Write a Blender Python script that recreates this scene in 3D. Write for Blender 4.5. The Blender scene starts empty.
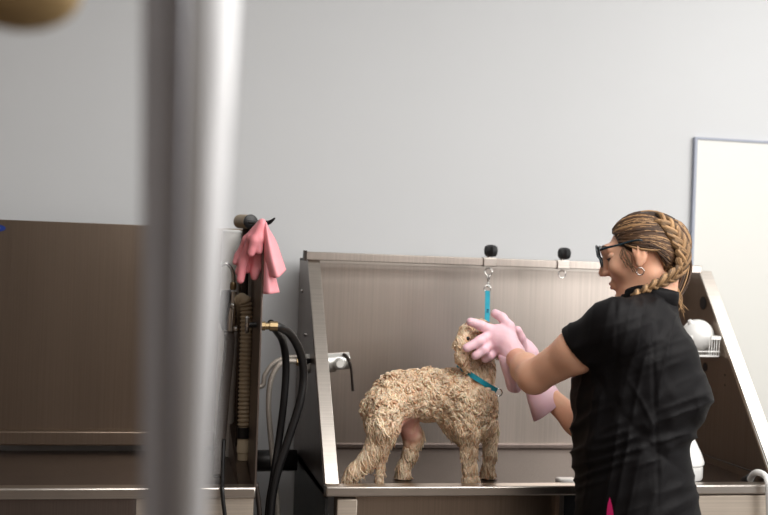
import bpy, bmesh, math, random
import numpy as np
from mathutils import Vector, Matrix
from mathutils.bvhtree import BVHTree
random.seed(7); rng = np.random.default_rng(7)
SC = bpy.context.scene
COL = SC.collection
PI = math.pi

# ------------------------------------------------------------------ measured camera (level, 11.3 deg yaw, 2 deg roll)
F = 1150.; TH = math.atan(.2); PH = .035; CH = 1.45
r0 = np.array([math.cos(TH), -math.sin(TH), 0]); d0 = np.array([math.sin(TH), math.cos(TH), 0]); up = np.array([0, 0, 1.])
RV = r0*math.cos(PH)+up*math.sin(PH); UV = up*math.cos(PH)-r0*math.sin(PH); CP = np.array([0, 0, CH])
def ray(px, py): return d0+RV*(px-384)/F-UV*(py-257.5)/F
def PY(px, py, Y):
    r = ray(px, py); return CP+r*(Y/r[1])
def PD(px, py, d): return CP+ray(px, py)*d
def PX(px, py, x):
    r = ray(px, py); return CP+r*(x/r[0])
def W(p):
    q = np.asarray(p)-CP; d = q@d0; return 384+F*(q@RV)/d, 257.5-F*(q@UV)/d, d

# ------------------------------------------------------------------ materials
def lin(c):
    return tuple(((v/255.)/12.92 if v/255. <= .04045 else ((v/255.+.055)/1.055)**2.4) for v in c)+(1.,)
class NT:
    def __init__(s, name):
        s.m = bpy.data.materials.new(name); s.m.use_nodes = True
        s.nt = s.m.node_tree; s.b = s.nt.nodes['Principled BSDF']
    def n(s, t, **kw):
        x = s.nt.nodes.new(t)
        for k, v in kw.items():
            if k in x.inputs: x.inputs[k].default_value = v
            else: setattr(x, k, v)
        return x
    def l(s, a, b): s.nt.links.new(a, b)
    def coord(s, scale):
        tc = s.n('ShaderNodeTexCoord'); mp = s.n('ShaderNodeMapping'); mp.inputs['Scale'].default_value = scale
        s.l(tc.outputs['Object'], mp.inputs['Vector']); return mp.outputs['Vector']
def mat(name, c, rough=.5, metal=0., var=.0, vscale=(8, 8, 8), bump=0., bscale=(60, 60, 60), spec=.5, sss=0., attr=None, coat=0., c2=None, detail=4, trans=0., sheen=0., emit=None):
    t = NT(name); b = t.b
    b.inputs['Base Color'].default_value = lin(c); b.inputs['Roughness'].default_value = rough; b.inputs['Metallic'].default_value = metal
    b.inputs['Specular IOR Level'].default_value = spec; b.inputs['Coat Weight'].default_value = coat
    b.inputs['Transmission Weight'].default_value = trans; b.inputs['Sheen Weight'].default_value = sheen
    if sss:
        b.inputs['Subsurface Weight'].default_value = sss; b.inputs['Subsurface Radius'].default_value = (1., .35, .2); b.inputs['Subsurface Scale'].default_value = .006
    if attr:
        a = t.n('ShaderNodeAttribute', attribute_name=attr); t.l(a.outputs['Color'], b.inputs['Base Color'])
    elif var or c2:
        nz = t.n('ShaderNodeTexNoise', Scale=1., Detail=detail); t.l(t.coord(vscale), nz.inputs['Vector'])
        mx = t.n('ShaderNodeMix', data_type='RGBA')
        ca = lin(c); cb = lin(c2) if c2 else tuple(v*(1-var) for v in ca[:3])+(1,)
        mx.inputs[6].default_value = ca; mx.inputs[7].default_value = cb
        rp = t.n('ShaderNodeMapRange'); rp.inputs['From Min'].default_value = .3; rp.inputs['From Max'].default_value = .7
        t.l(nz.outputs['Fac'], rp.inputs['Value']); t.l(rp.outputs[0], mx.inputs[0]); t.l(mx.outputs[2], b.inputs['Base Color'])
    if bump:
        nz = t.n('ShaderNodeTexNoise', Scale=1., Detail=3.); t.l(t.coord(bscale), nz.inputs['Vector'])
        bp = t.n('ShaderNodeBump', Strength=bump, Distance=.002); t.l(nz.outputs['Fac'], bp.inputs['Height']); t.l(bp.outputs[0], b.inputs['Normal'])
    if emit:
        b.inputs['Emission Color'].default_value = lin(c); b.inputs['Emission Strength'].default_value = emit
    return t.m
def steel(name, c, rough=.32, brush=(260, 260, 2.5), var=.2, aniso=.0):
    t = NT(name); b = t.b
    b.inputs['Metallic'].default_value = 1.
    nz = t.n('ShaderNodeTexNoise', Scale=1., Detail=3.); t.l(t.coord(brush), nz.inputs['Vector'])
    n2 = t.n('ShaderNodeTexNoise', Scale=1., Detail=2.); t.l(t.coord((6.5, 6.5, .55)), n2.inputs['Vector'])  # broad vertical bands in the colour stand in for soft reflections
    mx = t.n('ShaderNodeMix', data_type='RGBA'); ca = lin(c)
    mx.inputs[6].default_value = ca; mx.inputs[7].default_value = tuple(v*(1-var) for v in ca[:3])+(1,)
    ad = t.n('ShaderNodeMath', operation='ADD'); t.l(nz.outputs['Fac'], ad.inputs[0]); t.l(n2.outputs['Fac'], ad.inputs[1])
    rp = t.n('ShaderNodeMapRange'); rp.inputs['From Min'].default_value = .75; rp.inputs['From Max'].default_value = 1.25
    t.l(ad.outputs[0], rp.inputs['Value']); t.l(rp.outputs[0], mx.inputs[0]); t.l(mx.outputs[2], b.inputs['Base Color'])
    rr = t.n('ShaderNodeMapRange'); rr.inputs['To Min'].default_value = rough*.82; rr.inputs['To Max'].default_value = rough*1.18
    t.l(nz.outputs['Fac'], rr.inputs['Value']); t.l(rr.outputs[0], b.inputs['Roughness'])
    bp = t.n('ShaderNodeBump', Strength=.06, Distance=.001); t.l(nz.outputs['Fac'], bp.inputs['Height']); t.l(bp.outputs[0], b.inputs['Normal'])
    return t.m
M = {}
M['wall'] = mat('wall_paint', (203, 205, 207), .75, var=.03, vscale=(1.5, 1.5, 1.5), bump=.05, bscale=(120, 120, 120))
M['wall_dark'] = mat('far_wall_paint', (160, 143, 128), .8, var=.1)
M['ceil'] = mat('ceiling_paint', (225, 224, 220), .8, var=.03)
M['floor'] = mat('floor_vinyl', (112, 104, 98), .45, var=.15, vscale=(3, 3, 3))
M['reflection_slab'] = mat('reflection_slab_paint', (50, 44, 46), .5, var=.1)  # dark paint of the added slabs mirrored in the steel
M['board'] = mat('white_board', (216, 216, 211), .35, var=.02, vscale=(2, 2, 2))
M['trim_blue'] = mat('board_edging', (150, 156, 172), .4, var=.05)
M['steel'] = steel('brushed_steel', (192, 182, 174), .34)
M['steel_left'] = steel('brown_reflect_steel', (158, 142, 128), .36)  # same stainless, browned for the dark room it would mirror
M['steel_shaded'] = steel('shaded_steel', (138, 126, 120), .36)  # same stainless, darker copy for the shaded panels
M['steel_lip'] = steel('bright_steel', (214, 206, 198), .3, brush=(3, 260, 260))
M['steel_post'] = steel('post_steel', (196, 196, 198), .42, brush=(200, 200, 3))
M['post_light'] = mat('post_light', (206, 206, 208), .4, .1, var=.05)
M['post_paint'] = mat('post_paint', (190, 190, 196), .42, .35, var=.08)
M['steel_satin_lit'] = steel('satin_steel_lit', (208, 196, 182), .55, brush=(3, 260, 260))  # satin steel, lightened for the bright reflection on the fronts
M['chrome'] = mat('chrome', (205, 203, 200), .14, 1., var=.05)
M['dark_chrome'] = mat('dark_chrome', (96, 92, 92), .3, .8, var=.1)
M['steel_floor'] = steel('floor_steel', (78, 68, 62), .4)  # same stainless, darkened to stand in for the floor's dim reflection
M['satin_chrome'] = mat('satin_chrome', (226, 226, 222), .3, .55, var=.05)
M['brass'] = mat('brass', (150, 130, 98), .38, 1., var=.1)
M['black'] = mat('black_rubber', (20, 19, 20), .42, var=.2)
M['black_pl'] = mat('black_plastic', (24, 24, 26), .38, var=.2)
M['dark'] = mat('dark_metal', (62, 54, 50), .45, .6, var=.2)
M['white_pl'] = mat('white_plastic', (236, 236, 234), .3, var=.02, coat=.2)
M['white_pipe'] = mat('white_pipe', (244, 243, 240), .4, var=.03)
M['cream'] = mat('cream_plastic', (214, 198, 170), .45, var=.06)
M['ribbed'] = mat('ribbed_plastic', (176, 158, 132), .5, var=.15, vscale=(20, 20, 20))
M['grey_hose'] = mat('grey_hose', (104, 96, 92), .5, var=.12)
M['braid_steel'] = mat('braided_steel', (196, 188, 178), .45, .5, var=.3, vscale=(500, 500, 500), bump=.4, bscale=(700, 700, 700))
M['pink'] = mat('pink_rubber', (250, 172, 180), .5, var=.08, vscale=(12, 12, 12), sss=.12, c2=(240, 148, 156))
M['pink_glove'] = mat('pale_pink_rubber', (252, 208, 219), .48, var=.06, vscale=(14, 14, 14), sss=.15, bump=.08, bscale=(40, 40, 40))
M['coral'] = mat('coral_lining', (240, 120, 108), .5, var=.06, sss=.1)
M['teal'] = mat('teal_webbing', (28, 158, 182), .6, var=.15, vscale=(60, 60, 60), bump=.3, bscale=(400, 400, 400))
M['navy'] = mat('navy_print', (18, 52, 92), .6, var=.1)
M['skin'] = mat('skin', (236, 184, 154), .46, c2=(228, 170, 140), vscale=(14, 14, 14), sss=.15, bump=.08, bscale=(180, 180, 180), spec=.4)
M['lip'] = mat('lip', (178, 98, 90), .4, var=.1)
M['eye_white'] = mat('eye_white', (232, 228, 222), .2, var=.02)
M['iris'] = mat('iris', (58, 44, 34), .2, var=.2)
M['hair'] = mat('hair', (90, 62, 40), .5, attr='Col', spec=.35, bump=.5, bscale=(300, 300, 300))
M['fur'] = mat('wet_fur', (200, 170, 132), .5, attr='Col', spec=.4, sss=.2)
M['shirt'] = mat('black_cotton', (15, 13, 15), .62, var=.25, vscale=(30, 30, 30), bump=.2, bscale=(220, 220, 900), spec=.16)
M['trousers'] = mat('black_twill', (20, 19, 22), .8, var=.2, bump=.2, bscale=(400, 400, 400))
M['magenta'] = mat('magenta_cotton', (206, 22, 102), .7, var=.1)
M['frame'] = mat('spectacle_frame', (22, 44, 54), .25, var=.2, coat=.4)
M['lens'] = mat('spectacle_lens', (222, 238, 240), .03, trans=.95, var=.01)
M['blue'] = mat('badge_blue', (30, 58, 140), .4, var=.05)
M['badge_white'] = mat('badge_white', (232, 234, 238), .4, var=.02)
M['amber'] = mat('amber_shade', (176, 148, 98), .6, var=.15, c2=(150, 124, 84), vscale=(12, 12, 12))
M['shoe'] = mat('shoe_leather', (24, 22, 22), .5, var=.2)

# ------------------------------------------------------------------ object helpers
def tag(o, label=None, cat=None, group=None, kind=None):
    if label: o['label'] = label
    if cat: o['category'] = cat
    if group: o['group'] = group
    if kind: o['kind'] = kind
    return o
def empty(name, loc, label, cat, group=None):
    o = bpy.data.objects.new(name, None); COL.objects.link(o); o.location = Vector(loc); o.empty_display_size = .02
    return tag(o, label, cat, group)
def link(name, me, m, parent=None, smooth=True):
    ms = m if isinstance(m, (list, tuple)) else [m]
    for k in ms: me.materials.append(k)
    o = bpy.data.objects.new(name, me); COL.objects.link(o)
    if smooth:
        for p in me.polygons: p.use_smooth = True
    if parent is not None:
        o.parent = parent
        q = parent; off = Vector((0, 0, 0))
        while q is not None: off += q.location; q = q.parent
        me.transform(Matrix.Translation(-off))
    return o
class MB:
    def __init__(s): s.v = []; s.f = []; s.c = []; s.mi = []; s.k = 0
    def add(s, V, Fc, col=None):
        o = len(s.v); s.v.extend([tuple(map(float, p)) for p in V]); s.f.extend([tuple(i+o for i in q) for q in Fc]); s.mi.extend([s.k]*len(Fc))
        if col is not None:
            col = list(col)
            if len(col) and not hasattr(col[0], '__len__'): col = [col]*len(V)
            s.c.extend(col)
        return s
    def prism(s, poly, vec):
        n = len(poly); a = [np.array(p, float) for p in poly]; v = np.array(vec, float)
        V = a+[p+v for p in a]
        return s.add(V, [tuple(range(n))[::-1], tuple(range(n, 2*n))]+[(i, (i+1) % n, n+(i+1) % n, n+i) for i in range(n)])
    def box(s, a, b):
        x0, y0, z0 = a; x1, y1, z1 = b
        return s.prism([(x0, y0, z0), (x1, y0, z0), (x1, y1, z0), (x0, y1, z0)], (0, 0, z1-z0))
    def tube(s, pts, rad, n=10, cap=True, col=None, flat=1., nrm=None, smooth=0):
        P = [np.array(p, float) for p in pts]
        if smooth: P, rad = crom(P, smooth, rad)
        if not hasattr(rad, '__len__'): rad = [rad]*len(P)
        T = []
        for i in range(len(P)):
            t = P[min(i+1, len(P)-1)]-P[max(i-1, 0)]; T.append(t/(np.linalg.norm(t)+1e-12))
        u = np.cross(T[0], np.array([0.13, .31, .94]) if nrm is None else np.array(nrm, float)); u /= np.linalg.norm(u)+1e-12
        V = []
        for i, p in enumerate(P):
            if nrm is not None: u = np.cross(T[i], np.array(nrm, float))
            u = u-T[i]*(u@T[i]); u /= np.linalg.norm(u)+1e-12; w = np.cross(T[i], u)
            for k in range(n):
                a = 2*PI*k/n; V.append(p+rad[i]*(math.cos(a)*u+math.sin(a)*w*flat))
        Fc = []
        for i in range(len(P)-1):
            for k in range(n):
                Fc.append((i*n+k, i*n+(k+1) % n, (i+1)*n+(k+1) % n, (i+1)*n+k))
        if cap:
            Fc.append(tuple(range(n))[::-1]); Fc.append(tuple((len(P)-1)*n+k for k in range(n)))
        return s.add(V, Fc, col)
    def lathe(s, prof, c, axis=(0, 0, 1), n=28, col=None):
        ax = np.array(axis, float); ax /= np.linalg.norm(ax)
        u = np.cross(ax, np.array([.3, .5, .1]) if abs(ax[2]) > .9 else np.array([0, 0, 1.])); u /= np.linalg.norm(u); w = np.cross(ax, u)
        c = np.array(c, float); V = []
        for r, h in prof:
            for k in range(n):
                a = 2*PI*k/n; V.append(c+ax*h+r*(math.cos(a)*u+math.sin(a)*w))
        Fc = [(i*n+k, i*n+(k+1) % n, (i+1)*n+(k+1) % n, (i+1)*n+k) for i in range(len(prof)-1) for k in range(n)]
        Fc.append(tuple(range(n))[::-1]); Fc.append(tuple((len(prof)-1)*n+k for k in range(n)))
        return s.add(V, Fc, col)
    def ball(s, c, r, n=20, m=12, axes=None, col=None):
        r = np.array(r if hasattr(r, '__len__') else (r, r, r), float); c = np.array(c, float)
        A = np.eye(3) if axes is None else np.array(axes, float)
        V = [c+(np.array([0, 0, 1.])*r)@A]
        for i in range(1, m):
            th = PI*i/m
            for k in range(n):
                a = 2*PI*k/n; V.append(c+(np.array([math.sin(th)*math.cos(a), math.sin(th)*math.sin(a), math.cos(th)])*r)@A)
        V.append(c+(np.array([0, 0, -1.])*r)@A)
        Fc = [(0, 1+k, 1+(k+1) % n) for k in range(n)]
        for i in range(m-2):
            for k in range(n): Fc.append((1+i*n+k, 1+(i+1)*n+k, 1+(i+1)*n+(k+1) % n, 1+i*n+(k+1) % n))
        e = len(V)-1; b = 1+(m-2)*n
        Fc += [(e, b+(k+1) % n, b+k) for k in range(n)]
        return s.add(V, Fc, col)
    def torus(s, c, R, r, axis, n=28, m=8):
        ax = np.array(axis, float); ax /= np.linalg.norm(ax)
        u = np.cross(ax, np.array([.3, .5, .8])); u /= np.linalg.norm(u); w = np.cross(ax, u); c = np.array(c, float); V = []
        for i in range(n):
            a = 2*PI*i/n; e = math.cos(a)*u+math.sin(a)*w
            for k in range(m):
                b = 2*PI*k/m; V.append(c+e*(R+r*math.cos(b))+ax*r*math.sin(b))
        return s.add(V, [(i*m+k, ((i+1) % n)*m+k, ((i+1) % n)*m+(k+1) % m, i*m+(k+1) % m) for i in range(n) for k in range(m)])
    def mesh(s, name, fix=True):
        me = bpy.data.meshes.new(name); me.from_pydata(s.v, [], s.f)
        if s.c:
            at = me.color_attributes.new('Col', 'FLOAT_COLOR', 'POINT')
            at.data.foreach_set('color', np.array([tuple(c)[:3]+(1.,) for c in s.c], np.float32).ravel())
        for i, p in enumerate(me.polygons): p.material_index = s.mi[i]
        if fix:
            bm = bmesh.new(); bm.from_mesh(me); bmesh.ops.recalc_face_normals(bm, faces=bm.faces); bm.to_mesh(me); bm.free()
        return me
    def build(s, name, m, parent=None, smooth=False, bevel=0., sharp=True):
        o = link(name, s.mesh(name), m, parent, True)
        if not smooth:
            if sharp: o.data.set_sharp_from_angle(angle=math.radians(38))
        if bevel:
            b = o.modifiers.new('bevel', 'BEVEL'); b.width = bevel; b.segments = 2; b.limit_method = 'ANGLE'
        return o
def crom(P, sub, rad=None):
    P = [np.array(p, float) for p in P]; n = len(P); out = []; ro = []
    rr = rad if hasattr(rad, '__len__') else [rad]*n
    for i in range(n-1):
        a, b, c, d = P[max(i-1, 0)], P[i], P[i+1], P[min(i+2, n-1)]
        for k in range(sub):
            t = k/sub
            out.append(.5*((2*b)+(-a+c)*t+(2*a-5*b+4*c-d)*t*t+(-a+3*b-3*c+d)*t**3))
            ro.append(None if rad is None else rr[i]*(1-t)+rr[i+1]*t)
    out.append(P[-1]); ro.append(rr[-1])
    return out, ro
def struct(name, mb, m, **k): return tag(mb.build(name, m, **k), kind='structure')

# ------------------------------------------------------------------ implicit surfaces
def rc(p, a, b, ra, rb):
    a = np.asarray(a, float); b = np.asarray(b, float); ba = b-a
    t = np.clip(((p-a)@ba)/(ba@ba+1e-12), 0, 1); q = p-a-t[:, None]*ba
    return np.sqrt((q*q).sum(1))-(ra+(rb-ra)*t)
def ell(p, c, r, A=None):
    q = p-np.asarray(c, float)
    if A is not None: q = q@np.asarray(A, float).T
    r = np.asarray(r, float); k0 = np.sqrt(((q/r)**2).sum(1)); k1 = np.sqrt(((q/(r*r))**2).sum(1))+1e-9
    return k0*(k0-1)/k1
def smin(a, b, k):
    h = np.clip(.5+.5*(b-a)/k, 0, 1); return b*(1-h)+a*h-k*h*(1-h)
def chain(p, pts, k=.012):
    d = None
    for (a, ra), (b, rb) in zip(pts[:-1], pts[1:]):
        e = rc(p, a, b, ra, rb); d = e if d is None else smin(d, e, k)
    return d
def loft(p, rows):
    R = np.array(rows, float); o = np.argsort(R[:, 0]); R = R[o]; z = p[:, 2]
    zz = np.clip(z, R[0, 0], R[-1, 0]); g = [np.interp(zz, R[:, 0], R[:, i]) for i in range(1, 5)]
    qx = (p@r0-g[0])/g[2]; qy = (p@d0-g[1])/g[3]
    d = (np.sqrt(qx*qx+qy*qy)-1)*np.minimum(g[2], g[3])
    return np.maximum(d, np.maximum(z-R[-1, 0], R[0, 0]-z))
def plane(p, c, n):
    n = np.asarray(n, float); n = n/np.linalg.norm(n); return (p-np.asarray(c, float))@n
def polygonise(f, lo, hi, h):
    lo = np.asarray(lo, float); n = np.ceil((np.asarray(hi, float)-lo)/h).astype(int)+1
    vol = np.full(n, 1., np.float32); B = 12
    idx = [(i, j, k) for i in range(0, n[0], B) for j in range(0, n[1], B) for k in range(0, n[2], B)]
    cen = np.array([lo+h*(np.array(t)+B/2) for t in idx]); dc = f(cen); rad = h*B*.87+h*2
    for t, d in zip(idx, dc):
        i, j, k = t; sl = (slice(i, min(i+B, n[0])), slice(j, min(j+B, n[1])), slice(k, min(k+B, n[2])))
        if abs(d) > rad*2.0: vol[sl] = d; continue
        g = np.stack(np.meshgrid(*[lo[a]+h*np.arange(sl[a].start, sl[a].stop) for a in range(3)], indexing='ij'), -1)
        vol[sl] = f(g.reshape(-1, 3)).reshape(g.shape[:3])
    vol[0] = vol[-1] = 1; vol[:, 0] = vol[:, -1] = 1; vol[:, :, 0] = vol[:, :, -1] = 1
    ins = vol < 0
    C = [(a, b, c) for a in (0, 1) for b in (0, 1) for c in (0, 1)]
    def sh(x, o): return x[o[0]:n[0]-1+o[0], o[1]:n[1]-1+o[1], o[2]:n[2]-1+o[2]]
    cnt = sum(sh(ins, o).astype(np.int8) for o in C); act = (cnt > 0) & (cnt < 8)
    ijk = np.argwhere(act); vid = np.full(act.shape, -1, np.int64); vid[act] = np.arange(len(ijk))
    acc = np.zeros((len(ijk), 3)); num = np.zeros(len(ijk))
    for o in C:
        for a in range(3):
            if o[a]: continue
            q = list(o); q[a] = 1
            va = vol[tuple((ijk+np.array(o)).T)].astype(float); vb = vol[tuple((ijk+np.array(q)).T)].astype(float)
            m = (va < 0) != (vb < 0); t = np.where(m, va/(va-vb+1e-20), 0)
            pos = np.tile(np.array(o, float), (len(ijk), 1)); pos[:, a] += t
            acc[m] += pos[m]; num[m] += 1
    V = lo+h*(ijk+acc/num[:, None]); Fc = []
    for a in range(3):
        b, c = (a+1) % 3, (a+2) % 3
        s0 = [slice(0, n[0]-1), slice(0, n[1]-1), slice(0, n[2]-1)]; s1 = list(s0); s1[a] = slice(1, n[a])
        A = ins[tuple(s0)]; Bb = ins[tuple(s1)]; e = np.argwhere(A != Bb); e = e[(e[:, b] > 0) & (e[:, c] > 0)]
        eb = np.zeros(3, int); eb[b] = 1; ec = np.zeros(3, int); ec[c] = 1
        q = np.stack([vid[tuple((e-eb-ec).T)], vid[tuple((e-ec).T)], vid[tuple(e.T)], vid[tuple((e-eb).T)]], 1)
        fl = A[tuple(e.T)]; q[~fl] = q[~fl][:, ::-1]; Fc.append(q)
    Fc = np.concatenate(Fc); return V, Fc
def relax(V, Fc, it=2, lam=.5):
    for _ in range(it):
        s = np.zeros_like(V); c = np.zeros(len(V))
        for a, b in ((0, 1), (1, 2), (2, 3), (3, 0)):
            np.add.at(s, Fc[:, a], V[Fc[:, b]]); np.add.at(s, Fc[:, b], V[Fc[:, a]]); np.add.at(c, Fc[:, a], 1); np.add.at(c, Fc[:, b], 1)
        V = V+lam*(s/c[:, None]-V)
    return V
def vnormals(V, Fc):
    n = np.cross(V[Fc[:, 2]]-V[Fc[:, 0]], V[Fc[:, 3]]-V[Fc[:, 1]]); N = np.zeros_like(V)
    for a in range(4): np.add.at(N, Fc[:, a], n)
    return N/(np.linalg.norm(N, axis=1)[:, None]+1e-12)
def hash3(i):
    i = i.astype(np.int64); h = (i[..., 0]*73856093) ^ (i[..., 1]*19349663) ^ (i[..., 2]*83492791)
    h = (h ^ (h >> 13))*1274126177; h = h ^ (h >> 16); return (h & 0xffff)/65535.
def vnoise(p):
    i = np.floor(p).astype(np.int64); f = p-i; f = f*f*(3-2*f); out = 0
    for o in [(a, b, c) for a in (0, 1) for b in (0, 1) for c in (0, 1)]:
        w = np.prod([f[:, a] if o[a] else 1-f[:, a] for a in range(3)], 0); out = out+w*hash3(i+np.array(o))
    return out
def fbm(p, o=3): return sum(vnoise(p*2**k+17*k)*.5**k for k in range(o))/sum(.5**k for k in range(o))
def worley(p):
    i = np.floor(p).astype(np.int64); best = np.full(len(p), 9.)
    for a in (-1, 0, 1):
        for b in (-1, 0, 1):
            for c in (-1, 0, 1):
                q = i+np.array((a, b, c)); j = np.stack([hash3(q), hash3(q+71), hash3(q+193)], 1)
                best = np.minimum(best, (((q+j)-p)**2).sum(1))
    return np.sqrt(best)
def np_mesh(name, V, Fc, col=None):
    me = bpy.data.meshes.new(name); me.from_pydata(V.tolist(), [], Fc.tolist())
    if col is not None:
        at = me.color_attributes.new('Col', 'FLOAT_COLOR', 'POINT')
        at.data.foreach_set('color', np.concatenate([col, np.ones((len(V), 1))], 1).astype(np.float32).ravel())
    return me
def L3(c): return np.array(lin(c)[:3])

# ================================================================== SETTING
WY = 3.40
struct('wall_back', MB().box((-2.6, WY, 0), (3.6, WY+.1, 2.9)), M['wall'])
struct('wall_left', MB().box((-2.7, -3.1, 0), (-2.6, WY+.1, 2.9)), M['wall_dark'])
struct('wall_right', MB().box((3.6, -3.1, 0), (3.7, WY+.1, 2.9)), M['wall'])
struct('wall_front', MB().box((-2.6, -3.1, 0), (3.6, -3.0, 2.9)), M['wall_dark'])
struct('floor', MB().box((-2.7, -3.1, -.1), (3.7, WY+.1, 0)), M['floor'])
struct('ceiling', MB().box((-2.7, -3.1, 2.9), (3.7, WY+.1, 3.0)), M['ceil'])
struct('reflection_slab_1', MB().box((-1.6, -2.99, 0), (-.7, -2.95, 2.1)), M['reflection_slab'])  # unseen dark slabs added behind the camera to band the steel's reflections
struct('reflection_slab_2', MB().box((1.1, -2.99, 0), (1.5, -2.95, 2.1)), M['reflection_slab'])  # second added slab, for reflections only

# white board on the wall at the right
wb = empty('white_board', (2.3, WY-.012, 1.1), 'large plain white board fixed to the wall at the right behind the woman', 'board')
MB().box((1.677, WY-.012, .001), (3.2, WY-.0005, 1.862)).build('board_panel', M['board'], wb, bevel=.001)
MB().box((1.669, WY-.016, .001), (1.678, WY-.0005, 1.867)).box((1.678, WY-.016, 1.86), (3.2, WY-.0005, 1.867)).build('edging', M['trim_blue'], wb)

# ================================================================== RIGHT BATHING TUB
YF, YB, ZR = 2.725, 3.335, .90
XL, XR = .42, 1.60
t = empty('bathing_tub', (1.0, 3.0, 0), 'stainless steel dog bathing tub in which the wet dog stands', 'tub')
MB().box((XL+.004, YB, .86), (XR, YB+.006, 1.428)).build('back_panel', M['steel'], t, bevel=.001)
MB().box((XL, YB-.002, 1.428), (XR, YB+.02, 1.436)).build('top_lip', M['steel_lip'], t)
side = lambda x, w: MB().prism([(x, YF, .875), (x, YB, .86), (x, YB+.02, 1.44), (x, 3.19, 1.44)], (w, 0, 0))
side(XL, .005).build('side_panel', M['steel_shaded'], t)
sp = side(XR, .005).build('side_panel', M['steel_left'], t)
for y, px, py, rx, rz in ((0, 703, 303, .0, 0), (0, 705, 367, 0, 0)):
    c = PX(px, py, XR-.001); 
    MB().lathe([(.0195 if py < 330 else .013, 0), (.0195 if py < 330 else .013, -.001)], c, (1, 0, 0)).build('outlet_hole', M['black'], sp)
for py in (375, 385):
    MB().lathe([(.003, 0), (.003, -.001)], PX(725, py, XR-.001), (1, 0, 0), n=10).build('outlet_hole', M['black'], sp)
# slanted front flanges
sl = np.array([0, 3.19-YF, 1.44-.90]); sl /= np.linalg.norm(sl); nrm = np.array([0, -sl[2], sl[1]])
def flange(x0, x1):
    a = np.array([x0, YF, .90]); b = np.array([x0, 3.19, 1.44]); q = [a, b, b+nrm*.006, a+nrm*.006]
    return MB().prism(q, (x1-x0, 0, 0)).box((x0, 3.185, 1.434), (x1, YB+.02, 1.441))
flange(XL, XL+.034).build('side_flange', M['steel_lip'], t, bevel=.001)
flange(XR-.002, XR+.038).build('side_flange', M['steel_lip'], t, bevel=.001)
for p in ((303, 291), (306, 335), (292, 408)):
    MB().lathe([(.006, 0), (.006, .003), (.003, .006)], PX(*p, XL), (-1, 0, 0), n=12).build('bolt', M['chrome'], t)
# basin floor, low step at the back, rim, front
MB().box((XL, YF+.02, .868), (XR, YB, .886)).build('basin_floor', M['steel_floor'], t)
MB().box((XL+.005, YB-.012, .886), (XR, YB, .902)).build('rear_step', M['steel_shaded'], t, bevel=.003)
MB().box((XL, YF-.022, .876), (XR-.015, YF+.022, .90)).build('front_rim', M['steel_lip'], t, bevel=.004)
MB().box((XL+.05, YF+.03, .18), (XR-.03, YF+.036, .868)).build('front_panel', M['steel_left'], t)
MB().box((XL+.004, YF+.01, .12), (XL+.01, YB, .868)).build('shade_sheet', M['black_pl'], t)  # black sheet standing in for the shadow under the tub
MB().box((1.33, YF-.014, .12), (XR-.02, YF+.012, .872)).build('access_panel', M['steel_satin_lit'], t, bevel=.002)
MB().box((1.015, YF+.005, .05), (1.027, YF+.03, .875)).build('divider', M['steel'], t)
MB().box((1.03, YF+.012, .18), (1.33, YF+.028, .874)).build('dark_panel', M['black_pl'], t)
for x in (XL+.03, XR-.08):
    for y in (YF-.008, YB-.05):
        MB().box((x, y, 0), (x+.05, y+.05, .868)).build('leg', M['steel_satin_lit'], t, bevel=.003)
# restraint bar and its two sliding clamps
BY = 3.17
bz = lambda x: 1.452
MB().box((XL-.006, BY, 1.436), (1.60, BY+.022, 1.459)).build('restraint_bar', M['steel'], t, bevel=.002)
MB().box((XL-.012, BY-.002, 1.433), (XL-.004, BY+.026, 1.462)).build('bar_cap', M['dark'], t)
def clamp(px):
    c = PY(px, 264, BY+.011); x = c[0]; z = 1.4475
    k = MB().box((x-.02, BY-.004, z-.0135), (x+.02, BY+.026, z+.0135)).build('bar_clamp', M['steel_lip'], t, bevel=.003)
    MB().tube([(x, BY+.011, z+.012), (x, BY+.011, z+.024)], .006).build('bolt', M['chrome'], k)
    kb = MB(); V = []
    prof = [(.006, .024), (.014, .026), (.0185, .033), (.0195, .043), (.0175, .053), (.011, .058), (.003, .059)]
    n = 32; ax = np.array([0, 0, 1.]); cc = np.array([x+.006, BY+.011, z-.009])
    for r, h in prof:
        for j in range(n):
            a = 2*PI*j/n; rr = r*(1+.07*math.cos(8*a)); V.append(cc+np.array([rr*math.cos(a), rr*math.sin(a), h]))
    kb.add(V, [(i*n+j, i*n+(j+1) % n, (i+1)*n+(j+1) % n, (i+1)*n+j) for i in range(len(prof)-1) for j in range(n)]+[tuple(range((len(prof)-1)*n, len(prof)*n))])
    kb.build('clamp_knob', M['black_pl'], k)
    MB().torus((x, BY+.008, z-.028), .0105, .0017, (.15, 1, 0)).build('ring', M['chrome'], k)
    return x, z
cx1, cz1 = clamp(488.5); cx2, cz2 = clamp(562)

# faucet on the left inner side
fa = empty('faucet', PY(322, 362, 3.08), 'chrome mixer faucet with a drooping lever on the left side of the tub', 'faucet')
fp = lambda px, py, Y=3.08: PY(px, py, Y)
MB().tube([fp(306, 363.5), fp(335, 362.5)], .026, n=20).build('valve_body', M['satin_chrome'], fa)
MB().lathe([(.0, .02), (.010, .020), (.0155, .014), (.0165, .0), (.0165, -.012)], fp(339, 364, 3.055), (0, -1, .1)).build('dial', M['satin_chrome'], fa)
MB().tube([fp(335, 361.5), fp(349, 360.5)], .0235, n=20).build('end_cap', M['satin_chrome'], fa)
MB().tube([fp(343, 354, 3.06), fp(348, 358, 3.055), fp(351, 368, 3.05), fp(352, 379, 3.05), fp(353, 391, 3.05)], [.006, .006, .0055, .005, .006], smooth=5, flat=.7).build('lever', M['dark'], fa)

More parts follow.
